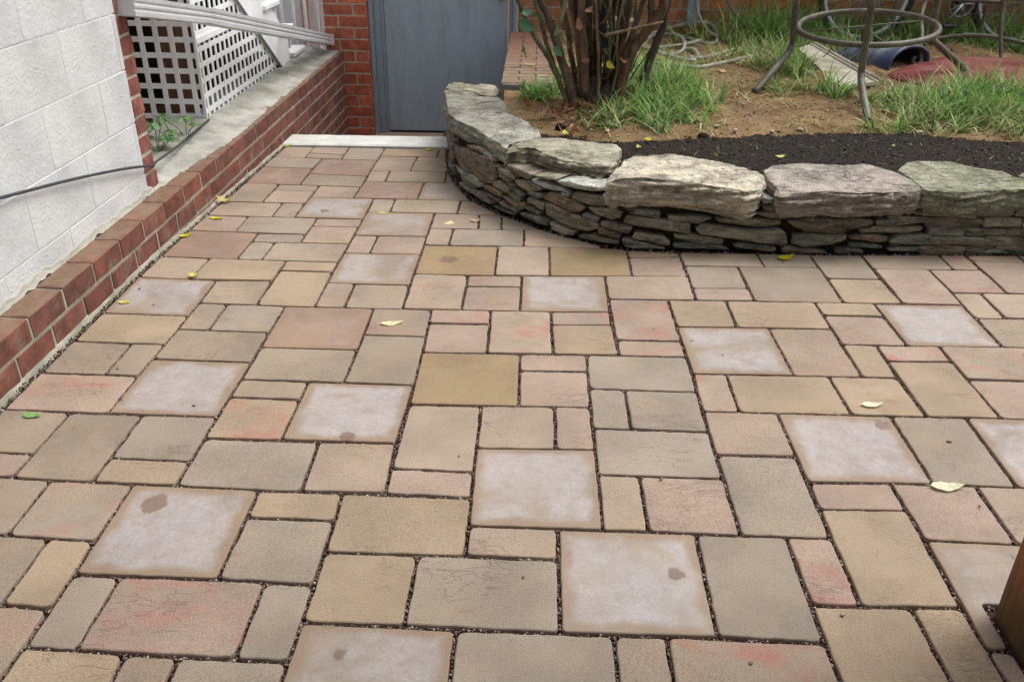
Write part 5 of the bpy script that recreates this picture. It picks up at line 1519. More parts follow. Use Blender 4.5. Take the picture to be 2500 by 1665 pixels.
# ------------------------------------------------------------------ grass
def blades(name, spec, mat):
    """spec rows: x,y,z,length,width,bend,heading,lean,r,g,b"""
    S = np.array(spec); n = len(S)
    K = 5
    t = np.linspace(0, 1, K)
    hd = S[:, 6]; dx, dy = np.cos(hd), np.sin(hd)
    L = S[:, 3][:, None]; bend = S[:, 5][:, None]; lean = S[:, 7][:, None]
    ang = lean + bend * t[None]                           # angle from vertical along the blade
    seg = L / (K - 1)
    h = np.concatenate([np.zeros((n, 1)), np.cumsum(np.sin((ang[:, 1:] + ang[:, :-1]) / 2) * seg, 1)], 1)
    v = np.concatenate([np.zeros((n, 1)), np.cumsum(np.cos((ang[:, 1:] + ang[:, :-1]) / 2) * seg, 1)], 1)
    v = np.maximum(v, -0.004 + 0.004 * t[None])
    w = S[:, 4][:, None] * (1 - t[None] ** 1.6) * 0.5
    cx_ = S[:, 0][:, None] + h * dx[:, None]; cy_ = S[:, 1][:, None] + h * dy[:, None]; cz_ = S[:, 2][:, None] + v
    sx, sy = -dy[:, None], dx[:, None]
    A = np.stack([cx_ + sx * w, cy_ + sy * w, cz_], -1); B = np.stack([cx_ - sx * w, cy_ - sy * w, cz_], -1)
    V = np.stack([A, B], 2).reshape(n, K * 2, 3)
    f = []
    for k in range(K - 1): f.append((2 * k, 2 * k + 1, 2 * k + 3, 2 * k + 2))
    F = (np.array(f)[None] + (np.arange(n) * K * 2)[:, None, None]).reshape(-1, 4)
    me = bpy.data.meshes.new(name)
    me.vertices.add(n * K * 2); me.vertices.foreach_set('co', V.reshape(-1))
    me.loops.add(len(F) * 4); me.loops.foreach_set('vertex_index', F.reshape(-1).astype(np.int32))
    me.polygons.add(len(F)); me.polygons.foreach_set('loop_start', np.arange(0, len(F) * 4, 4, dtype=np.int32))
    me.update(calc_edges=True)
    ca = me.color_attributes.new('Col', 'FLOAT_COLOR', 'POINT')
    c = np.concatenate([S[:, 8:11], np.ones((n, 1))], 1)
    ca.data.foreach_set('color', np.repeat(c, K * 2, axis=0).reshape(-1))
    me.materials.append(mat)
    me.polygons.foreach_set('use_smooth', [True] * len(F))
    return link(name, me)


G1, G2, G3, G4 = lin(98, 144, 66), lin(130, 170, 88), lin(74, 118, 58), lin(160, 182, 116)
D1, D2, D3 = lin(178, 168, 118), lin(150, 142, 92), lin(196, 190, 150)
def covered(x, y):
    """ground hidden under the lid, the pale board or the blue arch: nothing grows through them"""
    if ((x - 3.02) / 0.60) ** 2 + ((y - 3.06) / 0.47) ** 2 < 1: return True
    t = (y - 2.66) / (3.62 - 2.66)
    if -0.03 < t < 1.02 and 2.00 + 0.01 * t < x < 2.29 - 0.12 * t: return True
    return ((x - 2.5) / 0.2) ** 2 + ((y - 3.4) / 0.26) ** 2 < 1


# lush patches: x, y, radius x, radius y, blades, mean length, dryness
patches = [(0.98, 2.60, 0.22, 0.30, 1500, 0.15, 0.08), (0.95, 2.15, 0.26, 0.20, 900, 0.11, 0.18), (1.12, 2.35, 0.20, 0.22, 600, 0.10, 0.25),
           (0.36, 2.42, 0.11, 0.10, 330, 0.09, 0.05), (0.62, 2.72, 0.3, 0.2, 500, 0.12, 0.1), (2.02, 4.14, 0.40, 0.20, 1900, 0.20, 0.10), (2.25, 3.90, 0.45, 0.25, 800, 0.11, 0.25),
           (1.95, 3.55, 0.35, 0.35, 1400, 0.11, 0.5), (1.75, 3.2, 0.18, 0.22, 380, 0.10, 0.6), (1.86, 3.10, 0.12, 0.20, 520, 0.12, 0.2), (1.78, 2.62, 0.14, 0.14, 220, 0.09, 0.5), (2.0, 2.62, 0.12, 0.12, 240, 0.12, 0.15),
           (3.1, 4.18, 0.6, 0.18, 1700, 0.17, 0.12), (3.9, 3.95, 0.5, 0.35, 1100, 0.18, 0.12), (2.55, 2.28, 0.30, 0.22, 1500, 0.13, 0.22), (2.85, 2.55, 0.26, 0.20, 1300, 0.15, 0.12), (2.45, 2.05, 0.30, 0.14, 800, 0.10, 0.45),
           (2.9, 2.1, 0.35, 0.25, 1100, 0.12, 0.35), (3.3, 2.7, 0.4, 0.4, 900, 0.14, 0.2), (1.45, 4.28, 0.35, 0.06, 160, 0.20, 0.75), (2.25, 2.50, 0.2, 0.12, 380, 0.09, 0.3), (0.8, 1.95, 0.18, 0.07, 220, 0.11, 0.3), (2.05, 1.92, 0.08, 0.05, 60, 0.10, 0.05),
           (0.8, 4.1, 0.3, 0.2, 400, 0.18, 0.3), (2.6, 3.6, 0.2, 0.3, 350, 0.14, 0.2), (2.2, 4.27, 0.45, 0.06, 900, 0.24, 0.12), (2.9, 4.29, 0.5, 0.05, 900, 0.22, 0.12), (3.6, 4.28, 0.5, 0.06, 800, 0.24, 0.15), (0.75, 2.08, 0.14, 0.06, 160, 0.07, 0.5)]
spec = []
for (px, py, ax, ay, cnt, ml, dry) in patches:
    tufts = [(rng.gauss(px, ax * 0.5), rng.gauss(py, ay * 0.5), rng.uniform(0, 6.28)) for _ in range(max(6, cnt // 22))]
    for _ in range(int(cnt * 0.95)):
        tx_, ty_, th = rng.choice(tufts)
        x = tx_ + rng.gauss(0, 0.022); y = ty_ + rng.gauss(0, 0.022)
        if not in_garden(x, y) or y > 4.36 or y < 1.55 or covered(x, y): continue
        if rng.random() < dry + 0.12:
            c = rng.choice((D1, D2, D3)); lean = rng.uniform(0.5, 1.35); bend = rng.uniform(0.2, 1.2)
        else:
            c = rng.choice((G1, G1, G2, G2, G3, G4)); lean = rng.uniform(0.05, 0.9); bend = rng.uniform(0.3, 2.2)
        k = rng.uniform(0.55, 1.45)
        hd = th + rng.gauss(0, 1.2)
        spec.append((x, y, garden_z(x, y) - 0.004, ml * rng.uniform(0.5, 2.0), rng.uniform(0.004, 0.0105), bend, hd, lean, c[0] * k, c[1] * k, c[2] * k))
# dry straw strewn over the soil
for _ in range(5200):
    x = rng.uniform(0.5, 3.4); y = rng.uniform(1.72, 3.9)
    if not in_garden(x, y) or y < mulch_back(x) - 0.06 or covered(x, y): continue
    if nz(x * 3.1, y * 3.1, 7.0) < -0.05 and rng.random() < .7: continue
    c = rng.choice((D1, D2, D3, D1, G4)); k = rng.uniform(0.65, 1.25)
    spec.append((x, y, garden_z(x, y) + 0.007, rng.uniform(0.03, 0.15), rng.uniform(0.0022, 0.0048), rng.uniform(-0.2, 0.35), rng.uniform(0, 6.28), rng.uniform(1.15, 1.5), c[0] * k, c[1] * k, c[2] * k))
# a few strands on the mulch
for _ in range(70):
    x = rng.uniform(0.5, 2.6); y = rng.uniform(1.2, 1.85)
    if not inside_wall(x, y, .2): continue
    c = rng.choice((D1, D3, G2)); spec.append((x, y, mulch_z(x, y) + 0.006, rng.uniform(0.02, 0.07), 0.0025, rng.uniform(0, 0.5), rng.uniform(0, 6.28), 1.35, c[0], c[1], c[2]))
g = blades('grass', spec, M['grass'])
tag(g, 'unkempt green grass and dry straw growing over the garden bed', 'grass', kind='stuff')


# ------------------------------------------------------------------ leaves
def leaf_mesh(name, L, W, curl=0.25, fold=0.2, heart=0.0, seed=0, n=9):
    rr = random.Random(seed)
    V, F = [], []
    tw = rr.uniform(-0.5, 0.5)
    for i in range(n):
        t = i / (n - 1)
        w = W * 0.5 * (math.sin(math.pi * min(1, t ** (0.75 - heart * 0.3) + 0.001)) ** 0.85) * (1 + 0.12 * math.sin(t * 19 + seed))
        if i == 0: w = 0.0008
        if i == n - 1: w = 0.0006
        x = L * (t - 0.5)
        zc = curl * L * (t - 0.45) ** 2 * 1.6 + 0.012 * L * math.sin(t * 9 + seed)
        for s in (-1, -0.5, 0, 0.5, 1):
            V.append((x, s * w * (1 - 0.1 * tw * t), zc + abs(s) * w * fold + s * w * tw * 0.5 * t + 0.0012))
        if i:
            a = (i - 1) * 5
            F += [(a + k, a + k + 1, a + k + 6, a + k + 5) for k in range(4)]
    # stalk
    b = len(V)
    V += [(-L * 0.5, -0.0007, V[2][2]), (-L * 0.5, 0.0007, V[2][2]), (-L * 0.68, 0.0004, V[2][2] + 0.003), (-L * 0.68, -0.0004, V[2][2] + 0.003)]
    F.append((b, b + 1, b + 2, b + 3))
    return mesh(name, V, F, M['leaf'], True)


def ground_leaf(x, y, z, L, W, rz, col, label, group=None, curl=0.3, fold=0.25, heart=0.0, tilt=(0, 0)):
    me = leaf_mesh('leaf', L, W, curl, fold, heart, int(abs(x * 913 + y * 517)) % 997)
    lo = min(v.co.z for v in me.vertices)
    o = link('fallen_leaf', me, None, (x, y, z - lo + 0.0008), (tilt[0], tilt[1], rz), col)
    return tag(o, label, 'leaf', group)


YEL, PALE, GRN, BRN = lin(206, 198, 58, .9), lin(226, 222, 176, .9), lin(128, 168, 104, .9), lin(128, 84, 56, .9)
FL = 'fallen leaves lying on the paving'
ground_leaf(-1.07, 1.41, gz(1.41) + 0.005, 0.085, 0.040, 0.25, lin(206, 200, 120, .9), 'curled pale yellow leaf leaning against the foot of the brick kerb', FL, 1.2, 0.5)
ground_leaf(-1.035, 1.176, gz(1.18), 0.062, 0.032, -0.25, YEL, 'flat yellow leaf just in front of the curled leaf by the kerb', FL)
ground_leaf(-1.085, 0.945, gz(.95), 0.058, 0.034, 0.9, lin(196, 190, 60, .9), 'yellow leaf touching the kerb beside a plain brown slab', FL, 0.4)
ground_leaf(-0.896, 0.515, 0, 0.042, 0.028, -0.2, lin(206, 206, 120, .9), 'small crumpled yellow leaf on the joint near a white stained slab', FL, 0.9, 0.6)
ground_leaf(-1.055, 0.289, 0, 0.042, 0.024, 0.1, lin(206, 200, 110, .9), 'small yellow leaf on the white stained slab nearest the kerb', FL)
ground_leaf(-1.075, 2.495, gz(2.49), 0.06, 0.03, 0.8, YEL, 'yellow leaf where the white strip meets the kerb', FL, 0.5)
ground_leaf(-0.263, 2.485, gz(2.48), 0.05, 0.03, 0.1, YEL, 'yellow leaf against the white strip beside the stone wall', FL)
ground_leaf(-0.331, 1.30, gz(1.3), 0.045, 0.024, 0.1, lin(214, 200, 120, .9), 'tiny yellow leaf in the middle of the back paving', FL)
ground_leaf(-0.027, 1.187, gz(1.19), 0.050, 0.042, 1.5, PALE, 'pale heart-shaped leaf near the curve of the stone wall', FL, 0.1, 0.1, 0.8)
ground_leaf(0.085, 1.214, gz(1.21), 0.050, 0.026, 0.3, lin(206, 180, 150, .9), 'pale leaf with a brown tip right of the heart-shaped leaf', FL, 0.7, 0.3)
ground_leaf(-0.121, 0.176, 0, 0.074, 0.030, 0.22, PALE, 'whitish pointed leaf on a reddish paver mid-patio', FL, 0.2, 0.1)
ground_leaf(-1.005, -0.42, 0, 0.052, 0.030, -0.2, GRN, 'light green leaf at the left edge of the picture', FL, 0.2, 0.15)
ground_leaf(1.324, 0.826, gz(.83), 0.066, 0.040, 0.4, lin(212, 200, 40, .9), 'bright yellow leaf at the foot of the stone wall', FL, 0.6, 0.4)
ground_leaf(1.298, -0.256, 0, 0.064, 0.030, 0.15, lin(236, 230, 200, .9), 'cream leaf on a yellow paver right of centre', FL, 0.25, 0.15)
ground_leaf(1.354, -0.628, 0, 0.082, 0.036, 0.05, lin(234, 230, 196, .9), 'largest cream leaf, lying on a joint near the wooden post', FL, 0.2, 0.12)
# leaves on the bed and the side wall
GL = 'yellow leaves on the garden bed'
for (x, y, L, c, lab) in ((0.86, 1.71, .055, YEL, 'yellow leaf on the mulch edge in front of the grass right of the bush'), (0.475, 1.72, .06, lin(198, 206, 90, .9), 'yellow-green leaf on the mulch next to curled brown leaves'),
                          (0.80, 1.53, .04, lin(206, 206, 110, .9), 'small yellow leaf alone on black mulch left of centre'), (1.40, 1.40, .05, lin(220, 220, 140, .9), 'yellow leaf on the mulch behind the gap of two capstones'),
                          (1.97, 1.62, .03, lin(170, 176, 110, .9), 'tiny pale leaf on the mulch at right')):
    zz = (mulch_z(x, y) if y < mulch_back(x) else garden_fine(x, y)) + 0.008
    ground_leaf(x, y, zz, L, L * .55, rng.uniform(0, 6), c, lab, GL, 0.5, 0.3)
ground_leaf(0.30, 3.05, 0.3035, 0.085, 0.035, 0.2, lin(214, 200, 120, .9), 'pale yellow leaf on top of the stairwell side wall, farther from the camera', GL)
ground_leaf(0.375, 2.73, 0.3035, 0.07, 0.022, 0.0, lin(214, 206, 150, .9), 'pale strip of leaf on top of the side wall close to the bush', GL)
# dry brown leaves under the bush
for i in range(70):
    a = rng.uniform(0, 6.28); r = abs(rng.gauss(0, 0.15))
    x, y = 0.60 + r * math.cos(a) * 1.1, 2.12 + r * math.sin(a)
    if i < 9: x, y = 0.385 + rng.gauss(0, .035), 2.0 + rng.gauss(0, .03)
    elif i < 14: x, y = 0.53 + rng.gauss(0, .04), 1.77 + rng.gauss(0, .02)
    if not in_garden(x, y): continue
    c = vary(rng.choice((lin(140, 96, 66, .9), lin(110, 74, 52, .9), lin(168, 132, 104, .9), lin(150, 118, 92, .9))), .15)
    ground_leaf(x, y, garden_z(x, y) + 0.012 + (rng.uniform(0, .03) if i < 9 else rng.uniform(0, .012)), rng.uniform(.04, .08), rng.uniform(.02, .04), rng.uniform(0, 6.28), c, ('dry brown leaf in the crumpled pile beside the grey capstone left of the bush' if i < 9 else 'curled brown leaf at the mulch edge beside the yellow-green leaf' if i < 14 else 'dry brown leaf in the litter right at the foot of the bush stems'), 'dry leaves under the bush', rng.uniform(.5, 1.8), rng.uniform(.1, .8), 0, (rng.uniform(-.6, .6), rng.uniform(-.6, .6)))

# ------------------------------------------------------------------ loose pebbles on the paving and pale stones on the soil
def pebble_mesh(name, r, mat, seed):
    bm = bmesh.new()
    bmesh.ops.create_icosphere(bm, subdivisions=2, radius=1.0)
    for v in bm.verts:
        k = 1 + 0.28 * nz(v.co.x * 1.3 + seed, v.co.y * 1.3, v.co.z * 1.3)
        v.co = Vector((v.co.x * r * 1.25 * k, v.co.y * r * .9 * k, v.co.z * r * .6 * k))
    return bm_mesh(name, bm, mat, True)


pebs = [pebble_mesh('pebble', 0.005, M['rock'], s) for s in range(4)]
for (x, y, s) in ((-1.05, 0.40, 1.2), (-.95, .275, 1.1), (-.80, -.33, .9), (-.59, -.35, 1.4), (-.885, -.16, 1.1), (.16, -.55, 1.1), (.33, -.98, 1.0), (.66, -.63, 1.3), (.735, .18, 1.2), (.93, .015, 1.1), (1.18, -.30, .7), (1.44, -.43, 1.8), (1.40, -.70, 1.0), (.97, -1.06, 1.3), (.76, -1.19, 1.2), (1.3, .78, 1.0), (-.26, 1.55, 1.0), (1.98, .12, 1.4), (2.04, .25, 1.0), (1.87, .06, 1.0)):
    o = link('pebble', pebs[rng.randrange(4)], None, (x, y, gz(y) + 0.003), (0, 0, rng.uniform(0, 6)), vary(lin(168, 148, 136), .2))
    o.scale = (s * .62,) * 3
    tag(o, 'tiny dark pebble lying loose on the pavers', 'pebble', 'loose pebbles on the paving')
ps = pebble_mesh('stone', 0.012, M['rock'], 9)
for (px, py, s) in ((1.22, 1.93, 1.1), (1.30, 1.86, 1.2), (1.475, 1.86, 1.0), (1.62, 1.90, 1.3), (1.05, 2.85, 1.4), (2.10, 1.80, .9), (.68, 1.82, 1.0), (1.42, 2.30, 1.3), (2.2, 1.9, 1.2), (1.5, 1.72, .9), (0.60, 1.84, .8)):
    o = link('pale_stone', ps, None, (px, py, garden_fine(px, py) + 0.009), (0, 0, rng.uniform(0, 6)), vary(lin(206, 192, 174, .9), .1))
    o.scale = (s,) * 3
    tag(o, 'small pale stone on the dug soil behind the mulch', 'stone', 'pale stones on the soil')
o = link('dark_clod', pebble_mesh('dark_clod', 0.022, M['mulch'], 4), None, (0.455, 1.86, garden_fine(.455, 1.86) + .014)); o.scale = (1, 1.2, 1.4)
tag(o, 'round black clod of earth beside the mossy capstones', 'clod')
o = link('dark_clod', pebble_mesh('dark_clod', 0.024, M['mulch'], 6), None, (1.13, 1.76, mulch_z(1.13, 1.76) + .016)); o.scale = (1, 1.1, 1.3)
tag(o, 'black clod at the back edge of the mulch below the dug soil', 'clod')
o = box('wood_block', 1.42, 1.455, 2.98, 3.02, 0.0, 0.012, M['wood'], None, 0.001, color=lin(206, 176, 128, .9))
o.location.z = garden_fine(1.43, 3.0) + 0.008; o.rotation_euler = (0.2, 0, 0.2)
tag(o, 'small offcut of fresh wood on the dug soil', 'wood scrap')

# ================================================================== BUSH
bush = empty('bush', (0.6, 2.3, 0.24))
tag(bush, 'gnarled rose bush with many bare woody stems rising from one clump', 'bush')
stems = [
    ([(0.545, 2.20, 0.20), (0.485, 2.22, 0.41), (0.425, 2.24, 0.58), (0.385, 2.25, 0.68), (0.33, 2.26, 0.80), (0.26, 2.25, 1.05), (0.22, 2.22, 1.35)], [.026, .024, .022, .020, .019, .016, .008], lin(92, 76, 62)),
    ([(0.52, 2.21, 0.22), (0.405, 2.20, 0.47), (0.325, 2.18, 0.59), (0.26, 2.16, 0.71), (0.22, 2.15, 0.80), (0.10, 2.1, 1.1)], [.014, .013, .012, .011, .010, .006], lin(84, 92, 62)),
    ([(0.47, 2.24, 0.33), (0.385, 2.24, 0.54), (0.345, 2.23, 0.68), (0.31, 2.22, 0.80), (0.25, 2.2, 1.2)], [.013, .012, .011, .010, .006], lin(88, 90, 64)),
    ([(0.585, 2.30, 0.24), (0.54, 2.32, 0.56), (0.51, 2.34, 0.69), (0.49, 2.35, 0.82), (0.46, 2.36, 1.3)], [.018, .016, .015, .014, .008], lin(128, 86, 62)),
    ([(0.62, 2.38, 0.24), (0.635, 2.40, 0.60), (0.625, 2.42, 0.82), (0.60, 2.45, 1.4)], [.032, .028, .025, .012], lin(58, 50, 44)),
    ([(0.60, 2.26, 0.22), (0.575, 2.27, 0.50), (0.555, 2.28, 0.68), (0.545, 2.29, 0.85), (0.52, 2.3, 1.35)], [.024, .022, .020, .018, .009], lin(110, 88, 72)),
    ([(0.70, 2.27, 0.24), (0.70, 2.26, 0.58), (0.695, 2.26, 0.71), (0.67, 2.25, 0.85), (0.66, 2.24, 1.3)], [.010, .009, .009, .008, .005], lin(86, 100, 68)),
    ([(0.74, 2.30, 0.24), (0.765, 2.30, 0.55), (0.79, 2.31, 0.69), (0.80, 2.31, 0.84), (0.83, 2.32, 1.3)], [.017, .015, .014, .013, .007], lin(128, 88, 66)),
    ([(0.75, 2.28, 0.22), (0.80, 2.27, 0.47), (0.86, 2.26, 0.60), (0.935, 2.25, 0.70), (0.96, 2.26, 0.84), (0.98, 2.28, 1.2)], [.034, .030, .028, .027, .022, .012], lin(108, 80, 62)),
    ([(0.665, 2.20, 0.61), (0.79, 2.16, 0.645), (0.945, 2.14, 0.685)], [.008, .008, .006], lin(138, 114, 92)),
    ([(0.88, 2.42, 0.24), (0.95, 2.48, 0.50), (1.0, 2.50, 0.64), (1.02, 2.52, 0.9)], [.026, .024, .020, .012], lin(64, 58, 48)),
    ([(0.83, 2.30, 0.57), (0.825, 2.30, 0.70), (0.82, 2.3, 0.84), (0.80, 2.3, 1.2)], [.010, .009, .008, .005], lin(92, 104, 70)),
    ([(0.90, 2.26, 0.67), (0.895, 2.27, 0.84), (0.89, 2.28, 1.3)], [.020, .018, .008], lin(92, 76, 62)),
    ([(0.64, 2.33, 0.24), (0.66, 2.34, 0.55), (0.67, 2.35, 0.85), (0.70, 2.36, 1.3)], [.020, .018, .016, .008], lin(76, 62, 52)),
    ([(0.56, 2.36, 0.24), (0.50, 2.40, 0.55), (0.44, 2.43, 0.85), (0.40, 2.44, 1.2)], [.016, .015, .013, .007], lin(96, 74, 58)),
    ([(0.71, 2.38, 0.24), (0.75, 2.42, 0.58), (0.765, 2.45, 0.86), (0.80, 2.5, 1.2)], [.016, .014, .013, .007], lin(72, 66, 50)),
    ([(0.66, 2.24, 0.24), (0.645, 2.22, 0.50), (0.62, 2.21, 0.72), (0.60, 2.20, 0.9), (0.58, 2.2, 1.2)], [.009, .008, .008, .007, .005], lin(120, 96, 78)),
    ([(0.42, 2.23, 0.60), (0.455, 2.22, 0.70), (0.48, 2.21, 0.85), (0.5, 2.2, 1.1)], [.012, .011, .009, .006], lin(128, 136, 104)),
    ([(0.72, 2.24, 0.3), (0.74, 2.22, 0.45), (0.73, 2.20, 0.62), (0.755, 2.2, 0.85)], [.006, .006, .005, .005], lin(90, 108, 72)),
]
for i in range(12):
    a = rng.uniform(0, 6.28); q = rng.uniform(.3, 1)
    x0, y0 = 0.655 + .10 * q * math.cos(a), 2.34 + .07 * q * math.sin(a)
    dx_, dy_ = rng.gauss(0, .05) + .06 * math.cos(a), rng.gauss(0, .05) + .05 * math.sin(a)
    r0 = rng.uniform(.008, .022)
    stems.append(([(x0, y0, .23), (x0 + dx_ * .35 + rng.gauss(0, .012), y0 + dy_ * .35, .45), (x0 + dx_ * .7 + rng.gauss(0, .014), y0 + dy_ * .7, .66), (x0 + dx_, y0 + dy_, .88), (x0 + dx_ * 1.5, y0 + dy_ * 1.5, 1.2)], [r0, r0 * .95, r0 * .9, r0 * .8, r0 * .5], vary(rng.choice((lin(74, 64, 54), lin(96, 76, 62), lin(70, 74, 52), lin(60, 50, 44))), .2)))
for pts, rad, c in stems:
    gm_ = (c[0] + c[1] + c[2]) / 3
    c = (c[0] * .8 + gm_ * .3, c[1] * .8 + gm_ * .25, c[2] * .8 + gm_ * .2, 1)
    sm = smooth_path(pts, 7)
    rr_ = []
    for i in range(len(pts) - 1):
        for k in range(7): rr_.append(rad[i] + (rad[i + 1] - rad[i]) * k / 7)
    rr_.append(rad[-1])
    sm = [p + Vector((nz(p.z * 14, p.x * 9) * .006, nz(p.z * 14, 5, p.x * 9) * .006, 0)) for p in sm]
    o = tube('stem', sm, [r * .95 for r in rr_], M['bark'], bush, 10, False, 0.28, color=c)
# knotted crown the stems spring from
bm = bmesh.new()
bmesh.ops.create_icosphere(bm, subdivisions=4, radius=1.0)
for v in bm.verts:
    k = 1 + 0.35 * nz(v.co.x * 2.3, v.co.y * 2.3, v.co.z * 2.3) + 0.22 * nz(v.co.x * 6, v.co.y * 6, v.co.z * 6)
    v.co = Vector((v.co.x * .125 * k, v.co.y * .085 * k, v.co.z * .105 * k))
link('root_crown', bm_mesh('root_crown', bm, M['bark'], True), bush, (0.645, 2.305, 0.27), color=lin(66, 54, 46))
# twigs
for i in range(34):
    a = rng.uniform(0, 6.28)
    b0 = Vector((0.66 + 0.17 * math.cos(a) * rng.random() * 1.1, 2.3 + 0.10 * math.sin(a), rng.uniform(0.26, 0.7)))
    d = Vector((rng.uniform(-.6, .6), rng.uniform(-.5, .3), rng.uniform(0.3, 1.0))).normalized()
    pts = [b0 + d * t + Vector((nz(t * 9, i) * .02, nz(t * 9, i, 4) * .02, 0)) for t in (0, .06, .12, .2)]
    tube('twig', pts, [.004, .0035, .003, .0015], M['bark'], bush, 6, color=vary(rng.choice((lin(120, 98, 78), lin(88, 92, 62), lin(74, 60, 50))), .15))
# thorns joined per clump, leaves as own parts
lm = [leaf_mesh('leaf', 0.07, 0.045, 0.3, 0.15, 0.3, s) for s in range(3)]
lp = [((0.275, 2.13, 0.655), (1.1, .3, .6), lin(74, 112, 80), 1.5), ((0.265, 2.13, 0.53), (0.9, 1.1, 1.2), lin(84, 128, 82), 1.1), ((0.285, 2.12, 0.72), (0.6, -.3, .2), lin(92, 124, 96), .9), ((0.32, 2.14, 0.70), (.3, .4, 2.0), lin(70, 108, 74), .8),
      ((0.70, 2.17, 0.47), (1.1, .6, .3), lin(178, 160, 52), .8), ((0.435, 2.18, 0.53), (1.2, .8, .2), lin(86, 124, 92), .9)]
for i in range(170):
    z = rng.uniform(0.95, 1.55)
    lp.append(((0.55 + rng.gauss(0, .28), 2.3 + rng.gauss(0, .22), z), (rng.uniform(-1, 1), rng.uniform(-1, 1), rng.uniform(0, 6)), vary(lin(72, 110, 66), .25), rng.uniform(.7, 1.3)))
for i in range(26):
    z = rng.uniform(0.38, 0.74)
    lp.append(((0.63 + rng.gauss(0, .10), 2.22 + rng.gauss(0, .04), z), (rng.uniform(-1.4, 1.4), rng.uniform(-1.4, 1.4), rng.uniform(0, 6)), vary(rng.choice((lin(150, 112, 84), lin(122, 88, 66), lin(168, 140, 116))), .2), rng.uniform(.5, .95)))
for p, r_, c, s in lp:
    o = link('leaf', lm[rng.randrange(3)], bush, p, r_, c); o.scale = (s,) * 3

# weed at the foot of the lattice
weed = empty('weed', (-1.37, 1.65, 0.15))
tag(weed, 'leafy green weed sprouting by the cable at the foot of the lattice', 'plant')
for i in range(12):
    bx_, by_ = rng.choice(((-1.355, 1.78), (-1.37, 1.66), (-1.385, 1.50)))
    tip = Vector((bx_ + rng.uniform(-.10, .09), by_ + rng.uniform(-.14, .12), rng.uniform(.22, .30)))
    st = smooth_path([(bx_, by_, .14), (bx_ * .6 + tip.x * .4, by_ * .6 + tip.y * .4, .13 + (tip.z - .13) * .65), tip], 5)
    tube('stalk', st, .0022, M['bark'], weed, 6, color=lin(96, 120, 70))
    for k in range(6):
        a = k / 6 * 6.28 + rng.uniform(-.3, .3)
        o = link('leaf', lm[rng.randrange(3)], weed, tip + Vector((math.cos(a) * .024, math.sin(a) * .024, rng.uniform(-.006, .006))), (rng.uniform(-.3, .3), rng.uniform(.0, .5), a), vary(lin(112, 144, 92), .25))
        o.scale = (.8, .55, .8)

# ================================================================== GARDEN CLUTTER
# patio table: four splayed tube legs, ring brace with a cross rod
TC = Vector((2.17, 2.81, 0.585))
tilt = Matrix.Rotation(R(-4), 3, 'Y') @ Matrix.Rotation(R(5.5), 3, 'X')
table = empty('patio_table', (2.17, 2.81, 0.26))
tag(table, 'weathered bronze metal patio table with a ring brace between splayed legs', 'table')


def tt(x, y, z):
    return TC + tilt @ Vector((x, y, z))


uprights = [(-0.405, 0.0), (-0.148, -0.44), (0.395, 0.075), (0.13, 0.42)]
feet = [(1.545, 2.585), (2.0, 2.055), (2.91, 2.99), (2.45, 3.56)]
for (ux, uy), (fx, fy) in zip(uprights, feet):
    low = tt(ux, uy, -0.10); hi = tt(ux, uy, 0.40)
    ft = Vector((fx, fy, garden_z(fx, fy) + 0.004))
    d = (ft - low).normalized()
    if ux == -0.148:
        low = tt(ux, uy, -0.14); d = (ft - low).normalized()
    pts = [hi, tt(ux, uy, 0.15), tt(ux, uy, 0.0), low + Vector((0, 0, 0.035)), low + Vector((0, 0, .008)) + d * 0.022, low + d * 0.06, low + (ft - low) * 0.6, ft]
    tube('leg', smooth_path(pts, 5), 0.0185, M['bronze'], table, 12)
    tube('foot_cap', [ft + d * -0.012, ft + d * 0.01], 0.0205, M['rubber'], table, 10)
ring_pts = [tt(0.37 * math.cos(a), 0.37 * math.sin(a), 0) for a in np.linspace(0, 2 * math.pi, 64, endpoint=False)]
tube('ring_brace', ring_pts, 0.016, M['bronze'], table, 12, True)
tube('cross_rod', [tt(-0.36, -0.02, 0.0), tt(0.0, 0.02, 0.002), tt(0.34, 0.07, 0.0)], 0.004, M['bronze'], table, 8)
tube('cross_rod', [tt(-0.03, 0.0, 0.0), tt(-0.0, -0.365, -0.002)], 0.004, M['bronze'], table, 8)
rim = [tt(0.52 * math.cos(a), 0.52 * math.sin(a), 0.41) for a in np.linspace(0, 2 * math.pi, 48, endpoint=False)]
tube('rim', rim, 0.016, M['bronze'], table, 10, True)
for k in range(4):
    a, b = uprights[k], uprights[(k + 2) % 4]
tube('top_brace', [tt(-0.41, 0, .40), tt(0.40, .075, .40)], 0.011, M['bronze'], table, 8)
tube('top_brace', [tt(-0.148, -.44, .40), tt(0.13, .42, .40)], 0.011, M['bronze'], table, 8)
for zz in (-0.155, -0.2):
    pb = tt(-0.148, -0.44, zz)
    tube('bolt', [pb + Vector((0, -0.010, 0)), pb + Vector((0, -0.019, 0))], 0.006, M['steel'], table, 8)

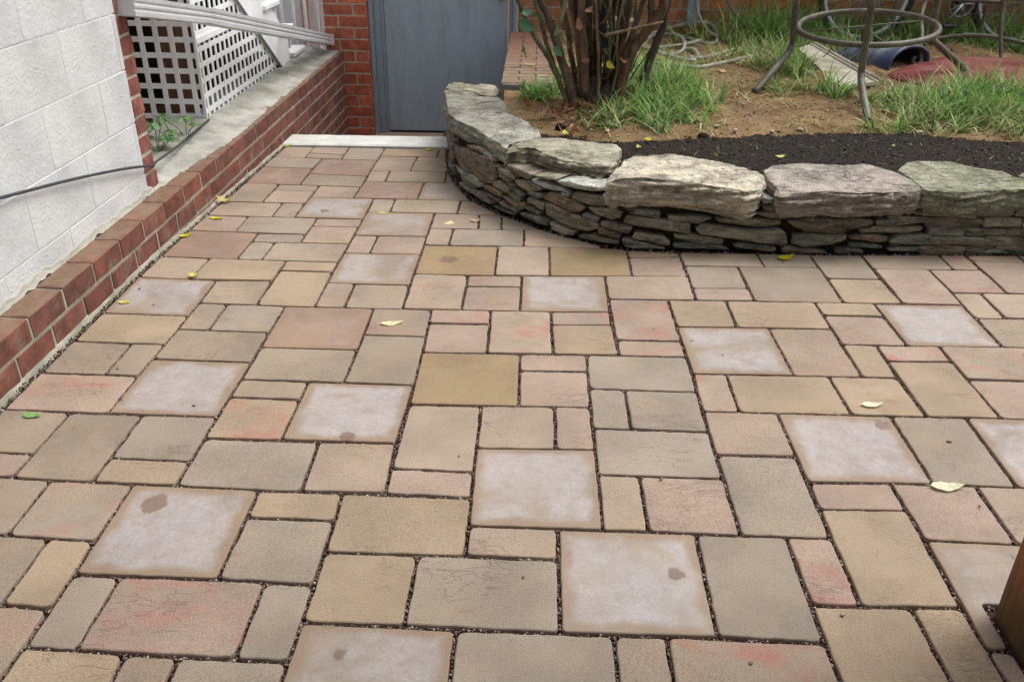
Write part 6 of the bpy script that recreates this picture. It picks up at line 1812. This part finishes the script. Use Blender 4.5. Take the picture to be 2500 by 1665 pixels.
# garden chair behind the table, only its legs and arm in view
chair = empty('garden_chair', (2.85, 3.6, 0.3))
tag(chair, 'bronze metal garden chair frame with a curled foot behind the table', 'chair')
tube('leg', smooth_path([(2.83, 3.72, .86), (2.83, 3.70, .66), (2.79, 3.62, .55), (2.735, 3.42, .47), (2.715, 3.34, .38), (2.72, 3.315, .325), (2.70, 3.30, .303), (2.67, 3.295, .31), (2.662, 3.293, .335), (2.675, 3.293, .352)], 6), 0.0125, M['bronze'], chair, 10)
tube('foot_glide', [(2.694, 3.298, .290), (2.694, 3.298, .268)], 0.014, M['bronze'], chair, 10)
tube('leg', smooth_path([(2.73, 3.92, .9), (2.735, 3.92, .66), (2.735, 3.92, .45), (2.745, 3.93, .30)], 5), 0.0135, M['bronze'], chair, 10)
tube('leg', smooth_path([(3.30, 3.65, .80), (3.30, 3.64, .6), (3.31, 3.60, .45), (3.33, 3.55, .30)], 5), 0.0125, M['bronze'], chair, 10)
tube('leg', smooth_path([(3.36, 3.98, .9), (3.36, 3.98, .6), (3.36, 3.98, .30)], 5), 0.0125, M['bronze'], chair, 10)
tube('seat_rail', smooth_path([(2.83, 3.72, .645), (3.05, 3.70, .640), (3.30, 3.66, .632)], 5), 0.0125, M['bronze'], chair, 10)
tube('seat_rail', smooth_path([(2.735, 3.92, .66), (3.05, 3.96, .655), (3.36, 3.98, .650)], 5), 0.0125, M['bronze'], chair, 10)
tube('back_bow', smooth_path([(2.73, 3.92, .9), (2.80, 3.98, 1.12), (3.05, 4.0, 1.2), (3.30, 4.0, 1.12), (3.36, 3.98, .9)], 6), 0.0125, M['bronze'], chair, 10)
tube('seat_slat', [(2.80, 3.80, .652), (3.33, 3.80, .645)], 0.010, M['bronze'], chair, 8)

# bent tube lying on the ground at right
tag(tube('bent_tube', smooth_path([(2.70, 3.70, .325), (2.90, 3.86, .345), (3.10, 3.92, .375), (3.28, 3.90, .395), (3.46, 3.82, .385), (3.66, 3.72, .35), (4.0, 3.60, .30)], 7), 0.0145, M['bronze'], None, 10), 'bent grey metal tube arching over the ground behind the red lid', 'tube')

# bicycle leaning along the house wall
bike = empty('bicycle', (2.9, 4.12, 0.28))
tag(bike, 'old bicycle with silver rims standing in the grass against the house wall', 'bicycle')
BY, BZ, WR = 4.14, 0.285, 0.335
for wx in (2.60, 3.66):
    cz = BZ + WR
    tyre = [(wx + (WR - 0.022) * math.cos(a), BY, cz + (WR - 0.022) * math.sin(a)) for a in np.linspace(0, 2 * math.pi, 56, endpoint=False)]
    wheel = tube('wheel', tyre, 0.023, M['rubber'], bike, 12, True)
    rimp = [(wx + (WR - 0.052) * math.cos(a), BY, cz + (WR - 0.052) * math.sin(a)) for a in np.linspace(0, 2 * math.pi, 56, endpoint=False)]
    tube('rim', rimp, 0.014, M['rim'], wheel, 8, True)
    tube('hub', [(wx, BY - 0.035, cz), (wx, BY + 0.035, cz)], 0.018, M['steel'], wheel, 10)
    parts = []
    for i in range(28):
        a = 2 * math.pi * i / 28; b = a + (0.5 if i % 2 else -0.5)
        parts.append(tube_geo([(wx + 0.018 * math.cos(b), BY + (0.025 if i % 2 else -0.025), cz + 0.018 * math.sin(b)), (wx + (WR - .058) * math.cos(a), BY, cz + (WR - .058) * math.sin(a))], 0.0016, 4))
    V, F = merge(parts)
    o = link('spokes', mesh('spokes', V, F, M['steel']), wheel)
cz = BZ + WR
bb = (3.24, BY, BZ + 0.285); head = (2.78, BY, BZ + 0.78); headl = (2.74, BY, BZ + 0.66); seat = (3.38, BY, BZ + 0.80)
for nm, a, b, r in (('down_tube', headl, bb, .018), ('top_tube', head, seat, .016), ('seat_tube', bb, (3.41, BY, BZ + 0.90), .016), ('head_tube', (2.79, BY, BZ + .82), (2.73, BY, BZ + .62), .019)):
    tube(nm, [a, b], r, M['black_metal'], bike, 10)
for s in (-0.045, 0.045):
    tube('chain_stay', [bb, (3.66, BY + s, cz)], .010, M['black_metal'], bike, 8)
    tube('seat_stay', [seat, (3.66, BY + s, cz)], .008, M['black_metal'], bike, 8)
    tube('fork_blade', [(2.73, BY + s, BZ + .63), (2.66, BY + s, BZ + .46), (2.60, BY + s, cz)], .011, M['black_metal'], bike, 8)
tube('chainring', [(3.24 + .085 * math.cos(a), BY - .045, bb[2] + .085 * math.sin(a)) for a in np.linspace(0, 2 * math.pi, 36, endpoint=False)], .006, M['steel'], bike, 6, True)
tube('chainring', [(3.24 + .060 * math.cos(a), BY - .040, bb[2] + .060 * math.sin(a)) for a in np.linspace(0, 2 * math.pi, 30, endpoint=False)], .005, M['black_metal'], bike, 6, True)
for k in range(5):
    a = 2 * math.pi * k / 5
    tube('spider_arm', [(3.24, BY - .045, bb[2]), (3.24 + .083 * math.cos(a), BY - .045, bb[2] + .083 * math.sin(a))], .007, M['steel'], bike, 6)
for s, an in ((-1, 4.1), (1, 4.1 - math.pi)):
    e = (3.24 + .165 * math.cos(an), BY + s * .07, bb[2] + .165 * math.sin(an))
    tube('crank', [(3.24, BY + s * .065, bb[2]), e], .010, M['steel'], bike, 8)
    pdl = box('pedal', e[0] - .045, e[0] + .045, BY + s * .12 - .045, BY + s * .12 + .045, e[2] - .012, e[2] + .012, M['black_metal'], bike, .004)
V, F = merge([tube_geo([(3.24, BY - .045, bb[2] + s * .088), (3.66, BY - .045, cz + s * .04)], .004, 5) for s in (-1, 1)])
link('chain', mesh('chain', V, F, M['black_metal']), bike)
box('saddle', 3.32, 3.56, BY - .07, BY + .07, BZ + .90, BZ + .95, M['black_metal'], bike, .02)
tube('handlebar', smooth_path([(2.70, BY - .28, BZ + .93), (2.78, BY - .14, BZ + .95), (2.80, BY, BZ + .93), (2.78, BY + .14, BZ + .95), (2.70, BY + .28, BZ + .93)], 4), .012, M['black_metal'], bike, 8)
tube('stem', [(2.79, BY, BZ + .82), (2.80, BY, BZ + .93)], .013, M['black_metal'], bike, 8)

# red plastic lid
def slab(name, pts, z0, z1, mat, parent=None, lip=0.03, crown=0.0):
    """rounded thick plate with a raised panel"""
    P = [Vector(p) for p in pts]
    if poly_area([(p.x, p.y) for p in P]) < 0: P = P[::-1]
    Q = P
    for _ in range(2):
        Q = [w for i in range(len(Q)) for w in (Q[i].lerp(Q[(i + 1) % len(Q)], .2), Q[i].lerp(Q[(i + 1) % len(Q)], .8))]
    n = len(Q); c = sum(Q, Vector((0, 0))) / n
    rows = [(1.0, z0), (1.005, z0 + (z1 - z0) * .5), (0.995, z1 - .004), (0.985, z1), (1 - lip, z1 + .001), (1 - lip * 1.7, z1 + .014), (1 - lip * 3.2, z1 + .016 + crown * .3), (.6, z1 + .018 + crown * .7), (.3, z1 + .02 + crown)]
    V = [(c.x + (q.x - c.x) * k, c.y + (q.y - c.y) * k, z) for k, z in rows for q in Q]
    F = [(a * n + j, a * n + (j + 1) % n, (a + 1) * n + (j + 1) % n, (a + 1) * n + j) for a in range(len(rows) - 1) for j in range(n)]
    F += [tuple((len(rows) - 1) * n + j for j in range(n)), tuple(range(n - 1, -1, -1))]
    return mesh(name, V, F, mat, True)


lid = link('bin_lid', slab('bin_lid', [(2.36, 2.96), (2.60, 2.66), (3.02, 2.50), (3.55, 2.62), (3.66, 3.2), (3.46, 3.60), (3.0, 3.62), (2.68, 3.36)], 0.272, 0.298, M['red_plastic'], None, .045, .012))
lid.rotation_euler = (0, 0, 0)
tag(lid, 'faded red plastic lid lying flat in the grass right of the table', 'lid')

# blue moulded plastic piece: ribbed arch, open at the near end
V, F = [], []
ax0, ax1 = Vector((2.36, 3.62, 0.29)), Vector((2.62, 3.22, 0.285))
ax = (ax1 - ax0).normalized(); sd = Vector((-ax.y, ax.x, 0))
nl, na = 34, 22
for shell in (0, 1):
    for i in range(nl):
        t = i / (nl - 1)
        c = ax0.lerp(ax1, t)
        hgt = 0.06 + 0.075 * math.sin(min(1, t * 1.1) * 1.5) - (0.012 if shell else 0)
        wid = 0.15 + 0.05 * t - (0.008 if shell else 0)
        ribk = 1 + 0.10 * max(0, math.sin(t * 21)) ** 3
        for j in range(na):
            a = math.pi * j / (na - 1)
            V.append(c + sd * (-math.cos(a) * wid) + Vector((0, 0, math.sin(a) ** .8 * hgt * ribk)))
n1 = nl * na
for i in range(nl - 1):
    for j in range(na - 1):
        q = i * na + j
        F.append((q, q + 1, q + na + 1, q + na)); F.append((n1 + q + na, n1 + q + na + 1, n1 + q + 1, n1 + q))
for j in range(na - 1):
    q = (nl - 1) * na + j
    F.append((q, q + 1, n1 + q + 1, n1 + q)); F.append((j + 1, j, n1 + j, n1 + j + 1))
tag(link('plastic_arch', mesh('plastic_arch', V, F, M['blue_plastic'], True)), 'dusty blue moulded plastic arch with ribs lying under the table', 'plastic part')

# pale board with a raised edge
bd = empty('pale_board', (2.25, 3.35, 0.29))
tag(bd, 'dirty white board with a moulded edge lying under the table', 'board')
B = [Vector((2.02, 3.55, 0.335)), Vector((2.15, 3.66, 0.355)), Vector((2.28, 2.72, 0.300)), Vector((2.02, 2.63, 0.282))]
V = [b + Vector((0, 0, 0.012)) for b in B] + [b - Vector((0, 0, 0.006)) for b in B]
link('panel', mesh('panel', V, [(0, 1, 2, 3), (7, 6, 5, 4), (0, 4, 5, 1), (1, 5, 6, 2), (2, 6, 7, 3), (3, 7, 4, 0)], M['board']), bd)
for k, (off, r) in enumerate(((0.006, .011), (0.042, .007))):
    dv = (B[0] - B[1]).normalized() * off; dv2 = (B[3] - B[2]).normalized() * off
    tube('edge_moulding', [B[1] + dv + Vector((0, 0, .014)), B[2] + dv2 + Vector((0, 0, .014))], r, M['board'], bd, 8)
tube('hook', smooth_path([(2.11, 3.30, .335), (2.125, 3.30, .352), (2.14, 3.305, .362), (2.145, 3.30, .377), (2.135, 3.30, .385)], 4), .003, M['black_metal'], bd, 6)

# garden hose heaped in loose coils
CAMP = Vector(cam.location); CR = cam.rotation_euler.to_matrix()


def on_soil(px, py, lift=0.0, z=None):
    """point on the garden soil that lies under a spot of the 2500 px wide plan of the photograph"""
    d = CR @ Vector(((px - 1250) / 2124.82, -(py - 832.5) / 2124.82, -1))
    zz = 0.30
    for _ in range(12):
        p = CAMP + d * ((zz - CAMP.z) / d.z)
        p.y = min(p.y, 4.33)
        zz = garden_z(p.x, p.y) + lift
    return Vector((p.x, p.y, zz))


h = 0.21231
loops = [[(90, 415, .01), (200, 370, .03), (400, 270, .07), (550, 220, .09), (700, 215, .09), (830, 290, .06), (900, 390, .03), (900, 460, .012), (870, 500, .012), (780, 505, .012), (640, 470, .012)],
         [(640, 470, .012), (520, 430, .012), (400, 400, .02), (250, 395, .012), (120, 430, .012), (60, 500, .012), (60, 555, .012), (250, 550, .012), (500, 520, .02), (700, 470, .03)],
         [(250, 395, .014), (400, 400, .03), (500, 450, .04), (525, 520, .03), (490, 590, .016), (370, 640, .012), (250, 620, .012), (200, 590, .012), (400, 660, .012), (600, 700, .012), (640, 690, .012)],
         [(640, 690, .012), (590, 660, .014), (700, 670, .014), (900, 630, .012), (1100, 570, .012), (1260, 555, .012), (1400, 560, .012)],
         [(200, 730, .012), (320, 750, .012), (550, 770, .012), (700, 775, .012), (900, 740, .012), (1130, 690, .012), (1350, 640, .012)],
         [(930, 420, .012), (1000, 340, .03), (1170, 290, .012), (1500, 270, .012)], [(930, 420, .012), (1050, 450, .012), (1200, 465, .012)], [(1000, 410, .016), (1280, 390, .012), (1480, 380, .012)],
         [(530, 570, .012), (620, 570, .025), (670, 620, .02), (690, 660, .012)]]
parts = []
for lp_ in loops:
    pts = [on_soil(1560 + a * h, b * h, c) for a, b, c in lp_]
    parts.append(tube_geo(smooth_path(pts, 7), 0.0125, 8))
V, F = merge(parts)
tag(link('garden_hose', mesh('garden_hose', V, F, M['hose'], True)), 'grey-green garden hose heaped in loose loops near the house wall', 'hose')
tag(tube('leaning_pole', [(1.64, 4.33, 0.60), (1.70, 4.24, 0.50), (1.86, 4.02, 0.315)], 0.011, M['bronze'], None, 8), 'thin grey pole leaning against the house wall beside the conduit', 'pole')

# electrical conduit on the house wall
cdt = empty('wall_conduit', (1.45, 4.34, 0.3))
tag(cdt, 'grey metal conduit box and pipe on the house wall behind the hose', 'conduit')
o = box('cover', 1.405, 1.490, 4.300, 4.362, 0.365, 0.80, M['grey_metal'], cdt, .006)
tube('pipe', [(1.447, 4.335, 0.364), (1.447, 4.335, 0.27)], 0.021, M['grey_metal'], cdt, 12)
tube('fitting', [(1.447, 4.335, 0.364), (1.447, 4.335, 0.345)], 0.028, M['grey_metal'], cdt, 12)
tube('wire', smooth_path([(1.46, 4.295, .62), (1.47, 4.285, .50), (1.50, 4.25, .42), (1.56, 4.2, .345), (1.62, 4.17, .32)], 6), .008, M['hose'], cdt, 8)

# clay pot on its side behind the bush
V, F = [], []
prof = [(0.0, 0), (0.050, 0), (0.052, .004), (0.062, .07), (0.070, .12), (0.078, .122), (0.078, .145), (0.068, .146), (0.058, .07), (0.046, .012), (0.0, .012)]
NS = 28
for r_, z_ in prof:
    for k in range(NS): V.append((r_ * math.cos(2 * math.pi * k / NS), r_ * math.sin(2 * math.pi * k / NS), z_))
F = [(a * NS + k, a * NS + (k + 1) % NS, (a + 1) * NS + (k + 1) % NS, (a + 1) * NS + k) for a in range(len(prof) - 1) for k in range(NS)]
pot = empty('clay_pot', (0.90, 3.85, 0.36))
tag(pot, 'pale clay pot with a drain hole seen between the stems of the bush', 'pot')
pm = link('pot_body', mesh('pot_body', V, F, M['clay'], True), pot, (0.90, 3.85, 0.33))
tube('drain_hole', [(0.925, 3.845 - .058, .392), (0.925, 3.845 - .068, .392)], .014, M['rubber'], pm, 12)

# wooden post at the right edge of the paving
post = empty('wooden_post', (1.353, -1.105, 0))
tag(post, 'reddish brown wooden post with green algae at its foot, bottom right corner', 'post')
pb = bmesh.new()
NZ = 60
rows = []
for i in range(NZ):
    z = -0.05 + (2.3) * (i / (NZ - 1)) ** 1.6
    row = []
    for k in range(24):
        s = k / 24 * 4; e = int(s); t = s - e
        cs = [(-.072, -.072), (.072, -.072), (.072, .072), (-.072, .072)]
        a, b = cs[e], cs[(e + 1) % 4]
        x, y = a[0] + (b[0] - a[0]) * t, a[1] + (b[1] - a[1]) * t
        if t == 0: x *= .95; y *= .95
        w = 1 + 0.022 * nz(x * 60 + e, y * 60, z * 3.0) + 0.02 * nz(x * 20, y * 20, z * 14)
        row.append(pb.verts.new((x * w, y * w, z)))
    rows.append(row)
for i in range(NZ - 1):
    for k in range(24): pb.faces.new((rows[i][k], rows[i][(k + 1) % 24], rows[i + 1][(k + 1) % 24], rows[i + 1][k]))
pb.faces.new(rows[-1])
o = link('timber', bm_mesh('timber', pb, M['wood'], True), post, (1.353, -1.105, 0), color=lin(146, 92, 64, .95))
o['algae'] = 0.7

# unseen porch inferred from the post, added to darken the stone fronts: beams and boarded roof over the camera's end of the paving
porch = empty('porch_roof', (0.4, -3.2, 2.2))
tag(porch, kind='structure')
box('beam', -1.2, 3.4, -1.175, -1.035, 2.26, 2.40, M['wood'], porch, .004, color=lin(120, 78, 52, .8))
for i in range(22):
    yy = -1.0 - i * 0.2
    box('roof_board', -1.2, 3.6, yy - 0.194, yy, 2.41, 2.435, M['wood'], porch, .002, color=vary(lin(128, 92, 66, .8), .1))
